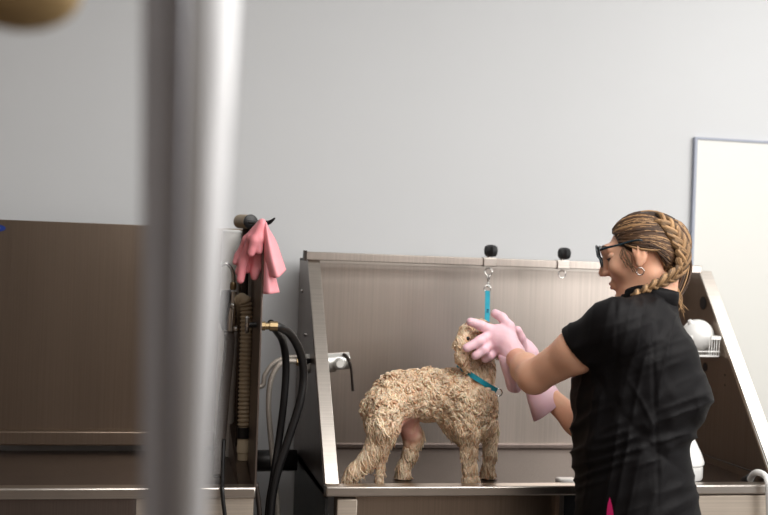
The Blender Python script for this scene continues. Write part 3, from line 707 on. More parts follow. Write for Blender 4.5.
def body_sdf(p):
    d = ell(p, Hl(-.004, 0, .003), (.085, .069, .077), HA)                     # skull
    d = smin(d, ell(p, Hl(.030, 0, -.035), (.062, .058, .075), HA), .02)       # face
    d = smin(d, rc(p, Hl(.03, 0, -.085), Hl(.076, 0, -.108), .034, .017), .025) # jaw, chin
    d = smin(d, rc(p, Hl(-.005, .045, -.06), Hl(.055, .02, -.098), .018, .016), .02)
    d = smin(d, rc(p, Hl(-.005, -.045, -.06), Hl(.055, -.02, -.098), .018, .016), .02)
    d = smin(d, rc(p, Hl(.082, .03, .014), Hl(.090, 0, .012), .010, .011), .015)  # brow
    d = smin(d, rc(p, Hl(.082, -.03, .014), Hl(.090, 0, .012), .010, .011), .015)
    d = smin(d, rc(p, Hl(.092, 0, .0), Hl(.109, 0, -.038), .006, .0095), .010)  # nose
    for s in (-1, 1):
        d = smin(d, ell(p, Hl(.098, .010*s, -.042), (.010, .007, .006), HA), .006)
        d = smin(d, ell(p, Hl(.066, .042*s, -.03), (.022, .018, .02), HA), .02)
    d = smin(d, rc(p, Hl(.088, -.016, -.066), Hl(.088, .016, -.066), .0065, .0065), .008)
    d = smin(d, rc(p, Hl(.086, -.013, -.075), Hl(.086, .013, -.075), .007, .007), .008)
    nb_ = PD(651, 312, 2.66)
    d = smin(d, rc(p, Hl(-.02, 0, -.05), nb_, .048, .054), .025)                # neck
    for s in (-1, 1):                                                            # ears
        e = Hl(.010, .074*s, -.006); A_ = [fz*.95+uz*.15, sz*s*.95-fz*.25, uz]
        er = ell(p, e, (.017, .008, .031), HA)
        er = np.maximum(er, -ell(p, Hl(.013, .084*s, -.002), (.0105, .0085, .021), HA))
        er = smin(er, rc(p, Hl(.016, .079*s, -.014), Hl(.010, .080*s, .008), .0035, .003), .003)
        d = smin(d, er, .005)
        d = smin(d, ell(p, Hl(.016, .074*s, -.033), (.008, .006, .009), HA), .005)
    d = smin(d, loft(p, body_rows), .03)
    d = smin(d, chain(p, [(PD(642, 318, 2.6), .045), (shN, .052), (shN*.55+elN*.45, .047), (elN, .037)], .02), .03)
    d = smin(d, chain(p, [(elN, .037), (elN*.62+wrN*.38, .035), (wrN, .0245), (G0(509, 350, 2.885), .018)], .02), .02)
    d = smin(d, chain(p, [(PD(650, 322, 2.7), .045), (shF, .050), (shF*.5+elF*.5, .045), (elF, .038)], .02), .03)
    d = smin(d, chain(p, [(elF, .037), (elF*.62+wrF*.38, .0315), (wrF, .024)], .02), .02)
    for hp, kn, an in legs:
        d = smin(d, chain(p, [(hp, .085), (kn, .052), (an, .036)], .03), .04)
        d = smin(d, rc(p, an, an+np.array([-.11, .02, -.055]), .034, .022), .02)
    return d
V, Q = polygonise(body_sdf, np.array([.62, 2.15, .0]), np.array([1.55, 3.12, 1.62]), .0042); V = relax(V, Q, 1)
person = link('person', np_mesh('person', V, Q), M['skin'])
tag(person, 'woman in black short-sleeved tunic with braided hair and glasses washing the dog', 'person')
person_bvh = BVHTree.FromPolygons([tuple(v_) for v_ in V.tolist()], [tuple(q) for q in Q.tolist()])

# --- shirt
hemc = PD(580, 353, 2.56); adir = (elN-shN)/np.linalg.norm(elN-shN); hn = adir
nrm_hem = camv(-.66, -.66, .35)
colc = Hl(-.045, 0, -.10)
def shirt_sdf(p):
    d = loft(p, rows)
    d = smin(d, ell(p, PD(688, 398, 2.60), (.036, .09, .05), DR), .02)
    sl_ = chain(p, [(PD(642, 318, 2.58), .048), (PD(617, 327, 2.5), .055), (shN*.45+elN*.55, .055), (elN, .056)], .03)
    sl_ = np.maximum(sl_, plane(p, hemc, nrm_hem))
    d = smin(d, sl_, .03)
    d2 = chain(p, [(PD(650, 322, 2.7), .05), (shF, .056), (shF*.5+elF*.5, .056)], .03)
    d = smin(d, d2, .03)
    d = smin(d, rc(p, PD(648, 300, 2.66), PD(650, 312, 2.66), .056, .06), .02)
    d = np.maximum(d, -rc(p, PD(638, 262, 2.67), PD(649, 296, 2.66), .055, .053))
    return d
V, Q = polygonise(shirt_sdf, np.array([.72, 2.2, hipz-.02]), np.array([1.5, 3.05, 1.42]), .0042); V = relax(V, Q, 1); N = vnormals(V, Q)
pxy = np.array([W(p)[:2] for p in V]); X, Y_ = pxy[:, 0], pxy[:, 1]
def ridge(a_): return 1-np.abs(2*a_-1)
# fabric folds: diagonal drags from the arm, gathered creases at the waist, vertical drape
w1 = ridge(vnoise(np.stack([(X*.5+Y_*.86)/17, (X*.86-Y_*.5)/70, V[:, 1]*3], 1)))**2
w2 = ridge(vnoise(np.stack([X/60+Y_/90, Y_/10+X/28, V[:, 1]*4], 1)+9))**2
w3 = ridge(vnoise(np.stack([X/11+Y_/60, Y_/80, V[:, 1]*6], 1)+31))**2
w4 = ridge(vnoise(np.stack([(X-Y_*.6)/14, (X*.6+Y_)/60, V[:, 1]*3], 1)+57))**2
waist = np.exp(-((Y_-445)/36)**2); uppr = np.exp(-((Y_-345)/45)**2)
dd = (w1-.35)*.009*(.35+.5*uppr)+(w2-.35)*.010*(.2+waist)+(w3-.35)*.0055+(w4-.35)*.010*np.exp(-((Y_-395)/40)**2)*np.clip((X-620)/50, 0, 1)
facing = -(N@d0) > 0
seam = np.exp(-((X-(652+6*np.clip((Y_-330)/150, 0, 1)))/2.2)**2)*facing*(Y_ > 320)
seam2 = np.exp(-((np.abs(X-616+(Y_-310)*-.02))/2.0)**2)*facing*(Y_ < 370)*(Y_ > 300)*.7
hemk = np.clip(np.abs(plane(V, hemc, nrm_hem))/.02, 0, 1)
V = V+N*((dd*hemk)-.0035*seam-.0025*seam2)[:, None]
shirt = link('tunic', np_mesh('tunic', V, Q), M['shirt'], person); shirt['label'] = 'black cotton tunic'
sbvh = BVHTree.FromPolygons([tuple(v_) for v_ in V.tolist()], [tuple(q) for q in Q.tolist()])
def hit(px, py, bvh=sbvh):
    h_ = bvh.ray_cast(Vector(CP), Vector(ray(px, py)).normalized()); return np.array(h_[0]) if h_[0] else None
# collar stand
cp = []
cK = 40; cu = np.cross(np.array([-.15, .05, 1.]), np.array([0, 1., 0])); cm = MB(); Vc = []
cax = (Hl(-.035, 0, -.06)-PD(659, 312, 2.66)); cax /= np.linalg.norm(cax)
ca_ = r0-cax*(r0@cax); ca_ /= np.linalg.norm(ca_); cb_ = np.cross(cax, ca_); cc0 = PD(650, 297, 2.66)
for i in range(cK+1):
    a0d = -165+330*i/cK; a_ = math.radians(a0d)           # open towards the throat
    e = ca_*math.cos(a_)*.063+cb_*math.sin(a_)*.062
    for (k_, h_) in ((1.04, -.022), (1.03, .010), (1.0, .021), (.94, .018), (.95, -.022)): Vc.append(cc0+e*k_+cax*(h_ if h_ < 0 else h_*min(1, 1.9*math.cos(math.radians(a0d*.5))+.05)))
cm.add(Vc, [(i*5+k, i*5+5+k, i*5+5+(k+1) % 5, i*5+(k+1) % 5) for i in range(cK) for k in range(5)])
cm.build('shirt_collar', M['shirt'], shirt, smooth=True)
# magenta sliver in the side slit
pts = [(609.5, 497), (607.5, 504), (606.5, 512), (606.5, 522), (613.5, 522), (613, 512), (611.5, 504)]
hp_ = [hit(*q) for q in pts]
if all(h_ is not None for h_ in hp_):
    hp_ = [h_-d0*.0035 for h_ in hp_]
    m_ = MB().add(hp_+[h_+d0*.01 for h_ in hp_], [(0, 1, 6), (1, 2, 5, 6), (2, 3, 4, 5)]+[(i, 7+i, 7+(i+1) % 7, (i+1) % 7) for i in range(7)])
    u_ = m_.build('undershirt', M['magenta'], person); u_['label'] = 'magenta undershirt in the slit'
# --- trousers and shoes
def tr_sdf(p):
    d = ell(p, hipc+np.array([0, 0, -.02]), (.138, .165, .11), DR)
    for hp, kn, an in legs: d = smin(d, chain(p, [(hp, .10), (kn, .068), (an+np.array([0, 0, .02]), .06)], .03), .03)
    return np.maximum(d, .085-p[:, 2])
V, Q = polygonise(tr_sdf, np.array([.8, 2.2, .05]), np.array([1.4, 2.95, .98]), .009); V = relax(V, Q, 1)
link('trousers', np_mesh('trousers', V, Q), M['trousers'], person)
for hp, kn, an in legs:
    sh_ = MB(); 
    V, Q = polygonise(lambda p: np.maximum(smin(chain(p, [(an+np.array([.03, 0, -.05]), .045), (an+np.array([-.07, .012, -.055]), .046), (an+np.array([-.14, .03, -.065]), .034)], .02), rc(p, an, an+np.array([0, 0, .03]), .05, .05), .03), .001-p[:, 2]), an-np.array([.28, .2, .1]), an+np.array([.2, .2, .1]), .008)
    link('shoe', np_mesh('shoe', V, Q), M['shoe'], person)

# --- face details
for s in (-1, 1):
    ey = MB().ball(Hl(.073, .031*s, -.008), .0125, 20, 12).build('eye', M['eye_white'], person, smooth=True)
    MB().ball(Hl(.0825, .031*s, -.013), (.0045, .0045, .0045), 14, 8).build('iris', M['iris'], ey, smooth=True)
    MB().ball(Hl(.0735, .031*s, -.0045), (.0136, .0155, .0115), 20, 12, HA).build('eyelid', M['skin'], person, smooth=True)
    MB().tube([Hl(.085, .018*s, -.008), Hl(.0885, .030*s, -.0095), Hl(.082, .045*s, -.009)], .0020, n=8, smooth=4).build('eyelash', M['black'], ey, smooth=True)
    MB().tube([Hl(.094, .014*s, .018), Hl(.093, .030*s, .022), Hl(.080, .048*s, .017)], [.003, .0032, .0015], n=8, smooth=4, col=tuple(L3((96, 66, 44)))).build('eyebrow', M['hair'], person, smooth=True)
MB().tube([Hl(.088, -.019, -.068), Hl(.0945, 0, -.066), Hl(.088, .019, -.068)], [.002, .0042, .002], smooth=5).tube([Hl(.086, -.016, -.072), Hl(.0925, 0, -.0755), Hl(.086, .016, -.072)], [.002, .005, .002], smooth=5).build('lips', M['lip'], person, smooth=True)
MB().torus(Hl(.016, .079, -.050), .0085, .0013, (.5, 1, .2)).build('earring', M['chrome'], person, smooth=True)
# glasses
gs = MB()
def lens_loop(s):
    o = []
    for i in range(28):
        a_ = 2*PI*i/28; cx_, sy_ = math.cos(a_), math.sin(a_)
        q = (abs(cx_)**.7*math.copysign(1, cx_), abs(sy_)**.8*math.copysign(1, sy_))
        yy = .034*s+q[0]*.028; o.append(Hl(.108-.12*abs(yy)**1.5-.004*(q[1] < 0), yy, .001+q[1]*.0255))
    return o
gp = None
for s in (-1, 1):
    o = lens_loop(s); gs.tube(o+[o[0], o[1]], .0021, n=8)
gs.tube([Hl(.108, -.008, .010), Hl(.111, 0, .012), Hl(.108, .008, .010)], .002, n=8, smooth=3)
gp = gs.build('glasses', M['frame'], person, smooth=True); gp['label'] = 'dark teal spectacles'
for s in (-1, 1):
    o = lens_loop(s); c_ = sum(o)/len(o)
    MB().add(o+[c_+fz*.002], [(i, (i+1) % 28, 28) for i in range(28)]).build('lens', M['lens'], gp, smooth=True)
    MB().tube([Hl(.098, .062*s, .014), Hl(.085, .071*s, .016), Hl(.05, .0765*s, .018), Hl(.022, .0785*s, .021), Hl(.0, .080*s, .018), Hl(-.008, .077*s, .0)], [.0035, .003, .0025, .0023, .0023, .0018], n=8, smooth=4).build('temple', M['frame'], gp, smooth=True)

# --- hair
def hcap(p):
    q = (p-Hc); f = q@fz; s = q@sz; u = q@uz
    d = ell(p, Hl(-.006, 0, .005), (.0905, .0750, .0815), HA)
    d = smin(d, ell(p, Hl(-.046, 0, -.03), (.046, .052, .055), HA), .025)
    # hairline: forehead, temple, behind the ear, nape
    cut1 = f-(.058+.30*np.clip(u-.03, -.02, .09))       # front limit above the temple
    cut1 = np.where(u > .02, cut1, f-(.058-1.25*(.02-u)))
    cut1 = np.where((u < .012) & (s > 0) & (f < .02), f-(-.030-.5*(.012-u)), cut1)
    cut1 = np.where(u < -.03, f-(-.030-.5*(.012-u)), cut1)
    d = np.maximum(d, cut1*.7)
    return np.maximum(d, (-.082-u))
V, Q = polygonise(hcap, Hc-.16, Hc+.16, .0035); V = relax(V, Q, 2); N = vnormals(V, Q)
cD, cM, cB = L3((50, 36, 27)), L3((98, 70, 48)), L3((200, 158, 112))
nz = fbm(V*np.array([60, 60, 60]))
V = V+N*((nz-.5)*.004)[:, None]
hair = link('hair', np_mesh('hair', V, Q, cD*(.6+.8*nz[:, None])), M['hair'], person)
hair['label'] = 'brown hair with blonde streaks pulled back'
# braid path on the near side of the head: crown -> back -> under towards the nape and the shoulder
def surf_e(f, s, u, off):           # push a head-space direction to the hair surface
    c0 = np.array([-.006, 0, .005]); v_ = np.array([f, s, u])-c0; r_ = np.array([.0905, .0750, .0815]); k = 1/np.sqrt(((v_/r_)**2).sum())
    v_ = v_*k; v_ = v_*(1+off/np.linalg.norm(v_)); return v_+c0
brpx = [(657, 219), (665, 224), (672, 232), (679, 244), (682, 256), (679, 268), (671, 276), (660, 282), (650, 286), (640, 291), (633, 294)]
def onhead(px, py, lift):
    best = None
    h_ = hbvh.ray_cast(Vector(CP), Vector(ray(px, py)).normalized())
    return h_
hbvh = BVHTree.FromPolygons([tuple(v_) for v_ in V.tolist()], [tuple(q) for q in Q.tolist()])
brp = []
dl = [2.645, 2.64, 2.637, 2.637, 2.635, 2.625, 2.612, 2.603, 2.598, 2.592, 2.588]
for (px, py), dflt in zip(brpx, dl):
    h_ = onhead(px, py, 0)
    p = np.array(h_[0])+np.array(h_[1])*.004 if h_[0] and py < 280 else PD(px, py, dflt)
    brp.append(p)
brP, _ = crom(brp, 12); brP = np.array(brP)
sl2 = np.concatenate([[0], np.cumsum(np.linalg.norm(np.diff(brP, axis=0), axis=1))]); total = sl2[-1]
def at(s): return np.array([np.interp(s, sl2, brP[:, k]) for k in range(3)])
def hairtube(mb, pts, R, c, n=6, cap=True, taper=(1, 1)):
    k = len(pts); rad = [R*(taper[0]+(taper[1]-taper[0])*i/(k-1))*(1-.75*max(0, (abs(2*i/(k-1)-1)-.75)*4)) for i in range(k)]
    mb.tube(pts, rad, n=n, cap=cap); mb.c.extend([tuple(c)]*(n*k))
def hcol():
    r_ = rng.random(); c = cD*(1-r_)+cM*r_
    if rng.random() < .24: c = c*.4+cB*.6
    return c*(.8+.4*rng.random())
bm_ = MB(); nL = 12; w0 = .0145
for i in range(nL*2):
    s = total*(i+.5)/(nL*2); sgn = 1 if i % 2 else -1
    p = at(s); tg = at(min(s+.004, total))-at(max(s-.004, 0)); tg /= np.linalg.norm(tg)
    out = p-Hl(-.02, 0, 0); out = out-tg*(out@tg); out /= np.linalg.norm(out); sd_ = np.cross(tg, out)
    wd = w0*(.75+.5*math.sin(PI*min(1, s/total*1.1)))*(1-.45*max(0, s/total-.65)/.35)
    for j in range(9):                            # fine strands inside each lobe
        o1 = (j-4)/4
        a0_ = p-tg*wd*1.05+sd_*sgn*wd*(1.25+.1*o1)+out*(-.003)+tg*o1*wd*.55
        a1_ = p-tg*wd*.1+sd_*sgn*wd*(.85)+out*(.0065-.003*abs(o1))+tg*o1*wd*.5
        a2_ = p+tg*wd*.9+sd_*sgn*wd*(.05)+out*(.0055-.003*abs(o1))+tg*o1*wd*.42
        a3_ = p+tg*wd*1.5-sd_*sgn*wd*.45+out*(-.001)+tg*o1*wd*.3
        P_, _ = crom([a0_, a1_, a2_, a3_], 3)
        bl = .35+.5*rng.random(); c = (cM*(1-bl)+cB*bl)*(.6+.5*rng.random())
        if abs(o1) > .7: c = c*.4  # lobe-edge strands darkened, shade put into the gaps of the braid
        hairtube(bm_, P_, .0042, c, 6)
bo_ = link('braid', bm_.mesh('braid'), M['hair'], hair); bo_['label'] = 'blonde-streaked braid'
# strands combed from the hairline to the braid
sm_ = MB()
def strand(a_, b_, R, c, sag=0., k=9):
    pts = []
    va, vb = np.array(a_), np.array(b_)
    for i in range(k):
        tt = i/(k-1); v_ = va*(1-tt)+vb*tt; v_ = surf_e(*(v_+np.array([0, 0, sag*math.sin(PI*tt)])), .0015+.004*math.sin(PI*tt))
        pts.append(Hl(*v_))
    hairtube(sm_, pts, R, c, 5)
def loc(p): q = p-Hc; return np.array([q@fz, q@sz, q@uz])
hl = [(.080, .004, .066), (.080, .022, .060), (.074, .036, .052), (.066, .050, .042), (.056, .062, .030), (.044, .070, .020), (.026, .076, .026), (.010, .079, .031), (-.008, .080, .028), (-.024, .078, .010), (-.036, .075, -.022), (-.046, .068, -.044), (-.054, .060, -.062)]
HL = np.array(hl)
for i in range(230):
    tt = rng.random(); x = tt*(len(HL)-1); a_ = np.array([np.interp(x, range(len(HL)), HL[:, k]) for k in range(3)])+rng.normal(size=3)*.002
    sb_ = np.clip(tt*.62+.03+rng.normal()*.03, 0, .66)
    b_ = loc(at(total*sb_))
    strand(a_, b_, .0022+.0016*rng.random(), hcol(), sag=rng.normal()*.008)
for i in range(150):       # crown and far side, combed back over the top
    x = rng.random(); a_ = np.array([.076-.02*x, -.005-.06*x, .066-.02*x]); b_ = np.array([-.09+.05*rng.random(), -.02-.03*rng.random(), .055-.09*rng.random()])
    strand(a_, b_, .0022+.0016*rng.random(), hcol(), sag=rng.normal()*.012+.03)
for i in range(120):       # back of the head, right of the braid, falling to the nape
    x = rng.random(); a_ = np.array([-.075-.03*x, .035-.08*x, .06-.03*rng.random()]); b_ = np.array([-.098, .015-.05*rng.random(), -.05])
    strand(a_, b_, .0022+.0014*rng.random(), hcol())
for i in range(120):        # fall of loose hair from the second braid over the collar
    ox, oz = rng.normal()*3.6, rng.normal()*.010
    P_, _ = crom([PD(684+ox*.5, 250, 2.70+oz), PD(685+ox*.8, 266, 2.70+oz), PD(681+ox, 281, 2.69+oz), PD(676+ox*.8, 294, 2.68+oz), PD(673.5+ox*.9+rng.normal()*2, 302+rng.normal()*5, 2.672+oz)], 4)
    hairtube(sm_, P_, .0024, hcol(), 5, taper=(1, .5))
for i in range(7):
    P_, _ = crom([PD(677, 286, 2.66), PD(680+rng.normal()*2, 300, 2.655), PD(684+rng.normal()*3, 312+rng.normal()*4, 2.65)], 4)
    hairtube(sm_, P_, .0010, cB*.7, 4)
for i in range(8):        # wisps at the temple and by the ear
    P_, _ = crom([Hl(.045, .070, .012), Hl(.040+rng.normal()*.006, .073, -.012), Hl(.034+rng.normal()*.008, .071, -.036-.02*rng.random())], 4)
    hairtube(sm_, P_, .0011, cM*.9, 4)
so_ = link('hair_strands', sm_.mesh('hair_strands'), M['hair'], hair); so_['kind'] = 'stuff'

# --- gloves being worn
def glove_mesh(f, lo, hi, h=.003):
    V, Q = polygonise(f, lo, hi, h); return relax(V, Q, 1), Q
gy = 2.895
def G(px, py, d=gy): return PD(px, py, d)
gw = G(513, 354, 2.868)
fingers_n = [
    [(G(489, 329, 2.888), .0135), (G(481, 325.5, 2.872), .0122), (G(470.5, 322.0, 2.872), .0112)],            # index, over the brow
    [(G(488, 336, 2.884), .0135), (G(479, 341.5, 2.856), .0122), (G(467, 348, 2.846), .0112)],          # middle
    [(G(490, 343, 2.886), .0130), (G(484, 350, 2.860), .0120), (G(475.5, 355.5, 2.856), .0108)],            # ring
    [(G(496, 349, 2.890), .0120), (G(491, 355.5, 2.878), .0108), (G(485, 359, 2.885), .0096)],              # little finger
    [(G(513, 342, 2.885), .0140), (G(509, 326, 2.890), .0130), (G(502, 317.5, 2.902), .0120), (G(495, 313.5, 2.915), .0112)]]  # thumb
def gl_near(p):
    d = chain(p, [(gw, .032), (G(507, 344, 2.876), .030)], .02)
    for q in ((490, 331, 2.892), (489, 337, 2.888), (491, 344, 2.890), (496, 349, 2.893)):
        d = smin(d, rc(p, G(505, 342, 2.882), G(*q), .024, .0145), .012)
    d = smin(d, ell(p, G(500, 336, 2.886), (.032, .017, .030), DR), .015)
    for fg in fingers_n: d = smin(d, chain(p, fg, .006), .006)
    return np.maximum(d, plane(p, G(515.5, 358, 2.86), camv(.55, -.75, -.25)))
pl, ph = G(455, 375, 2.84), G(535, 300, 2.95)
V, Q = glove_mesh(gl_near, [min(pl[0], ph[0])-.03, 2.70, pl[2]-.02], [max(pl[0], ph[0])+.03, 2.95, ph[2]+.02])
N = vnormals(V, Q); V = V+N*((fbm(V*55)-.5)*.003)[:, None]
gn = link('rubber_glove', np_mesh('rubber_glove', V, Q), M['pink_glove'], person); gn['label'] = 'pale pink rubber glove on the near hand'
def cuff(rings, name, parent, m, m2):
    mb = MB(); K = 32; allr = []
    for (c, e1, e2, a_, b_) in rings:
        e1 = np.array(e1, float); e1 /= np.linalg.norm(e1); e2 = np.array(e2, float); e2 = e2-e1*(e1@e2); e2 /= np.linalg.norm(e2)
        allr.append([c+e1*a_*math.cos(2*PI*i/K)*(1+.03*math.sin(4*PI*i/K))+e2*b_*math.sin(2*PI*i/K) for i in range(K)])
    n = len(allr); V_ = [q for r_ in allr for q in r_]
    Fq = [(i*K+k, i*K+(k+1) % K, (i+1)*K+(k+1) % K, (i+1)*K+k) for i in range(n-1) for k in range(K)]
    o = mb.add(V_, Fq).build(name, [m, m2], parent, smooth=True)
    sd = o.modifiers.new('thick', 'SOLIDIFY'); sd.thickness = .0022; sd.offset = 0; sd.material_offset = 1; sd.material_offset_rim = 0
    return o
# near gauntlet: wrist -> wide drooping opening
cuff([(G(510, 347, 2.872), camv(1, .45, 0), camv(0, .3, 1), .026, .026),
      (G(510, 355, 2.868), camv(1, .15, 0), camv(0, .3, 1), .029, .029),
      (G(511.5, 366, 2.872), camv(1, .1, 0), camv(0, .3, 1), .026, .030),
      (G(513, 378, 2.88), camv(1, 0, 0), camv(0, .3, 1), .021, .031),
      (G(514, 388, 2.885), camv(1, .0, 0), camv(0, .3, 1), .017, .031)], 'gauntlet', gn, M['pink_glove'], M['coral'])
# far glove
fw = G(533, 366, 2.985)
fingers_f = [
    [(G(524, 350, 2.97), .013), (G(521, 338, 2.955), .0118), (G(517.5, 330, 2.945), .0108)],              # thumb seen beside the near hand
    [(G(520, 340, 3.00), .013), (G(510, 331, 3.02), .0118), (G(500, 328, 3.02), .0108)],
    [(G(518, 347, 3.01), .013), (G(507, 342, 3.035), .0118), (G(497, 341, 3.035), .0108)],
    [(G(518, 354, 3.01), .0125), (G(508, 352, 3.035), .0115), (G(498, 352, 3.035), .0105)],
    [(G(520, 360, 3.00), .0115), (G(511, 361, 3.02), .0105), (G(504, 362, 3.02), .0096)]]
def gl_far(p):
    d = chain(p, [(fw, .026), (G(525, 350, 2.99), .027)], .02)
    for q in ((521, 341, 2.995), (519, 347, 3.0), (519, 354, 3.0), (521, 359, 2.997)): d = smin(d, rc(p, G(528, 355, 2.985), G(*q), .022, .0145), .012)
    for fg in fingers_f: d = smin(d, chain(p, fg, .006), .006)
    return d
pl, ph = G(490, 395, 3.0), G(550, 318, 3.0)
V, Q = glove_mesh(gl_far, [pl[0]-.06, 2.70, pl[2]-.02], [ph[0]+.06, 3.06, ph[2]+.02])
gf = link('rubber_glove', np_mesh('rubber_glove', V, Q), M['pink_glove'], person); gf['label'] = 'pale pink rubber glove on the far hand'
fdir = (G(549, 410, 2.93)-G(528, 360, 2.985))
cuff([(G(531, 366, 2.985), camv(1, .45, 0), camv(0, .0, 1), .026, .027),
      (G(535, 378, 2.975), camv(1, .55, 0), camv(0, .0, 1), .032, .032),
      (G(541, 393, 2.955), camv(1, .75, 0), camv(0, .0, 1), .040, .037),
      (G(548.5, 409.5, 2.935), camv(1, .85, 0), camv(0, .0, 1), .0475, .040)], 'gauntlet', gf, M['pink_glove'], M['coral'])

# ================================================================== PINK GLOVES HUNG OVER THE LEFT PANEL
def hung(name, fingers, cuffs, label, Yn, top):
    root = empty(name, top, label, 'glove', 'pink rubber gloves hung on the left tub')
    def f(p):
        d = None
        for ch_ in fingers:
            e = chain(p, ch_, .008); d = e if d is None else smin(d, e, .0025)
        return d
    allp = np.array([q[0] for ch_ in fingers for q in ch_]); V, Q = polygonise(f, allp.min(0)-.025, allp.max(0)+.025, .0032); V = relax(V, Q, 1)
    link('fingers', np_mesh('fingers', V, Q), M['pink'], root)
    for cf in cuffs:
        m = MB(); rows_ = len(cf); n = len(cf[0]); V_ = []
        R_ = [crom(r_, 6)[0] for r_ in cf]; n = len(R_[0])
        Z_ = []
        for k in range(n):
            c_, _ = crom([R_[j][k] for j in range(rows_)], 5); Z_.append(c_)
        rr = len(Z_[0])
        for j in range(rr):
            for k in range(n): V_.append(Z_[k][j])
        m.add(V_, [(j*n+k, j*n+k+1, (j+1)*n+k+1, (j+1)*n+k) for j in range(rr-1) for k in range(n-1)])
        o = m.build('glove_cuff', [M['coral'], M['pink']], root, smooth=True); s_d = o.modifiers.new('thick', 'SOLIDIFY'); s_d.thickness = .002; s_d.offset = 0; s_d.material_offset = 1; s_d.material_offset_rim = 0
    return root
q = lambda px, py, Y: PY(px, py, Y)
hung('rubber_glove',
     [[(q(262, 222, 2.70), .009), (q(252, 238, 2.71), .012), (q(243, 262, 2.74), .0115), (q(240.5, 280, 2.74), .0095)],
      [(q(260, 224, 2.71), .009), (q(247, 240, 2.74), .011), (q(239, 256, 2.76), .010), (q(235.5, 262, 2.76), .008)],
      [(q(262, 224, 2.695), .009), (q(255, 240, 2.695), .0115), (q(251, 253, 2.70), .0095)],
      [(q(257, 230, 2.73), .010), (q(246, 255, 2.75), .011), (q(238.5, 272, 2.75), .009)],
      [(q(263, 223, 2.695), .008), (q(260, 238, 2.695), .010), (q(259, 251, 2.70), .0085)]],
     [[[q(263, 219, 2.70), q(266, 222, 2.69), q(268, 228, 2.70)], [q(264.5, 238, 2.69), q(269, 240, 2.675), q(276, 241, 2.70)], [q(265.5, 256, 2.69), q(273, 259, 2.67), q(282, 258, 2.70)], [q(270, 277, 2.69), q(278, 277.5, 2.665), q(286, 270, 2.70)]]],
     'pink rubber glove over the panel edge, fingers to the left, cuff flared to the right', 2.70, q(262, 224, 2.70))
hung('rubber_glove',
     [[(q(261, 235, 2.735), .009), (q(257, 255, 2.745), .0115), (q(255, 272, 2.745), .0105), (q(254.5, 277, 2.745), .009)],
      [(q(260, 238, 2.74), .009), (q(252, 256, 2.755), .0105), (q(247, 270, 2.755), .009)],
      [(q(262, 238, 2.735), .008), (q(260.5, 256, 2.74), .009), (q(260.5, 268, 2.74), .008)]],
     [[[q(263.5, 224, 2.705), q(265, 226, 2.70), q(266, 230, 2.705)], [q(264.5, 250, 2.70), q(267, 250, 2.69), q(270, 250, 2.705)], [q(264, 274, 2.70), q(268, 274, 2.69), q(275, 274, 2.705)], [q(263.5, 294, 2.70), q(270, 294, 2.685), q(279.5, 292.5, 2.705)]]],
     'second pink rubber glove under the flared one, its cuff hanging straight and lowest', 2.72, q(262, 235, 2.72))

# ================================================================== OUT-OF-FOCUS FOREGROUND
pd = .80
po = empty('metal_post', (PD(190, 257, pd)[0], PD(190, 257, pd)[1], 0), 'blurred pale metal post in the near foreground at the left', 'post')
pz = [PD(px, py, pd) for px, py in ((137, 900), (172, 900), (188, -160), (142, -160))]
MB().prism(pz, d0*.03).build('post_body', M['post_paint'], po, bevel=.004)
ta, tb_ = PD(181, 760, pd-.012), PD(220, -160, pd-.012)
MB().tube([ta, ta*.5+tb_*.5, tb_], [.0085, .0135, .0195], n=28).build('round_tube', M['post_light'], po, smooth=True)
tf = np.array([ta[0]-.002, ta[1], 0.]); MB().tube([tf, ta], .0085, n=20).build('foot_tube', M['post_light'], po, smooth=True)
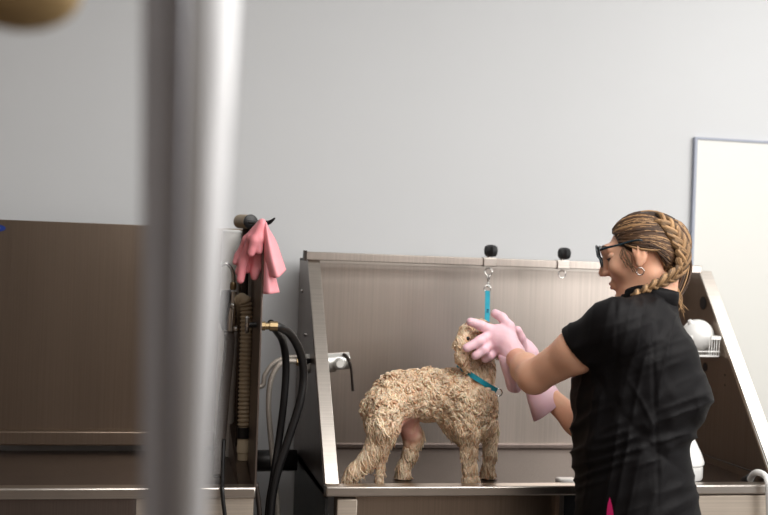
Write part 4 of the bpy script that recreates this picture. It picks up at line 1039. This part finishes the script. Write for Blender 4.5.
# amber shade at the upper-left corner
lc_ = PD(18, -12, .85)
lp = empty('hanging_lamp', lc_, 'blurred brown lamp shade hanging at the top left corner', 'lamp')
MB().ball(lc_, (.046, .046, .031), 32, 18).build('lamp_shade', M['amber'], lp, smooth=True)
MB().tube([lc_+up*.028, (lc_[0], lc_[1], 2.9)], .003).build('cord', M['black'], lp)

# ================================================================== LIGHT
def area(name, loc, tgt, sx, sy, e, c=(1, .96, .92)):
    l = bpy.data.lights.new(name, 'AREA'); l.shape = 'RECTANGLE'; l.size = sx; l.size_y = sy; l.energy = e; l.color = c
    o = bpy.data.objects.new(name, l); COL.objects.link(o); o.location = loc
    o.rotation_euler = (Vector(tgt)-Vector(loc)).to_track_quat('-Z', 'Y').to_euler(); return o
area('window_light', (3.3, .4, 2.1), (.9, 3.0, 1.2), 1.8, 1.6, 62, (1, .98, .96))
area('overhead_fill', (1.2, 1.2, 2.85), (1.2, 1.3, 0), 2.2, 1.6, 60, (1, .98, .95))
area('overhead_fill', (1.4, -1.4, 2.85), (1.4, -1.4, 0), 1.6, 1.2, 44, (1, .98, .95))
area('overhead_fill', (2.5, 2.2, 2.85), (2.5, 2.2, 0), 1.3, 1.1, 22, (1, .98, .95))  # unseen overhead source added to brighten the right flange and wall
area('front_fill', (2.4, -1.6, 2.6), (.9, 3.0, 1.0), 1.6, 1.0, 26, (1, .97, .94))  # fill added behind the camera to lift the sides facing it
wd = bpy.data.worlds.new('world'); SC.world = wd; wd.use_nodes = True
wd.node_tree.nodes['Background'].inputs[0].default_value = (.8, .8, .8, 1); wd.node_tree.nodes['Background'].inputs[1].default_value = .1

# ================================================================== CAMERA
cam = bpy.data.cameras.new('camera'); co_ = bpy.data.objects.new('camera', cam); COL.objects.link(co_)
cam.sensor_width = 36; cam.lens = F/768*36; cam.clip_start = .05
Rm = Matrix(((RV[0], UV[0], -d0[0]), (RV[1], UV[1], -d0[1]), (RV[2], UV[2], -d0[2])))
co_.matrix_world = Matrix.Translation(Vector(CP)) @ Rm.to_4x4()
cam.dof.use_dof = True; cam.dof.focus_distance = 2.78; cam.dof.aperture_fstop = 2.6
SC.camera = co_
SC.view_settings.view_transform = 'Standard'; SC.view_settings.exposure = -.06
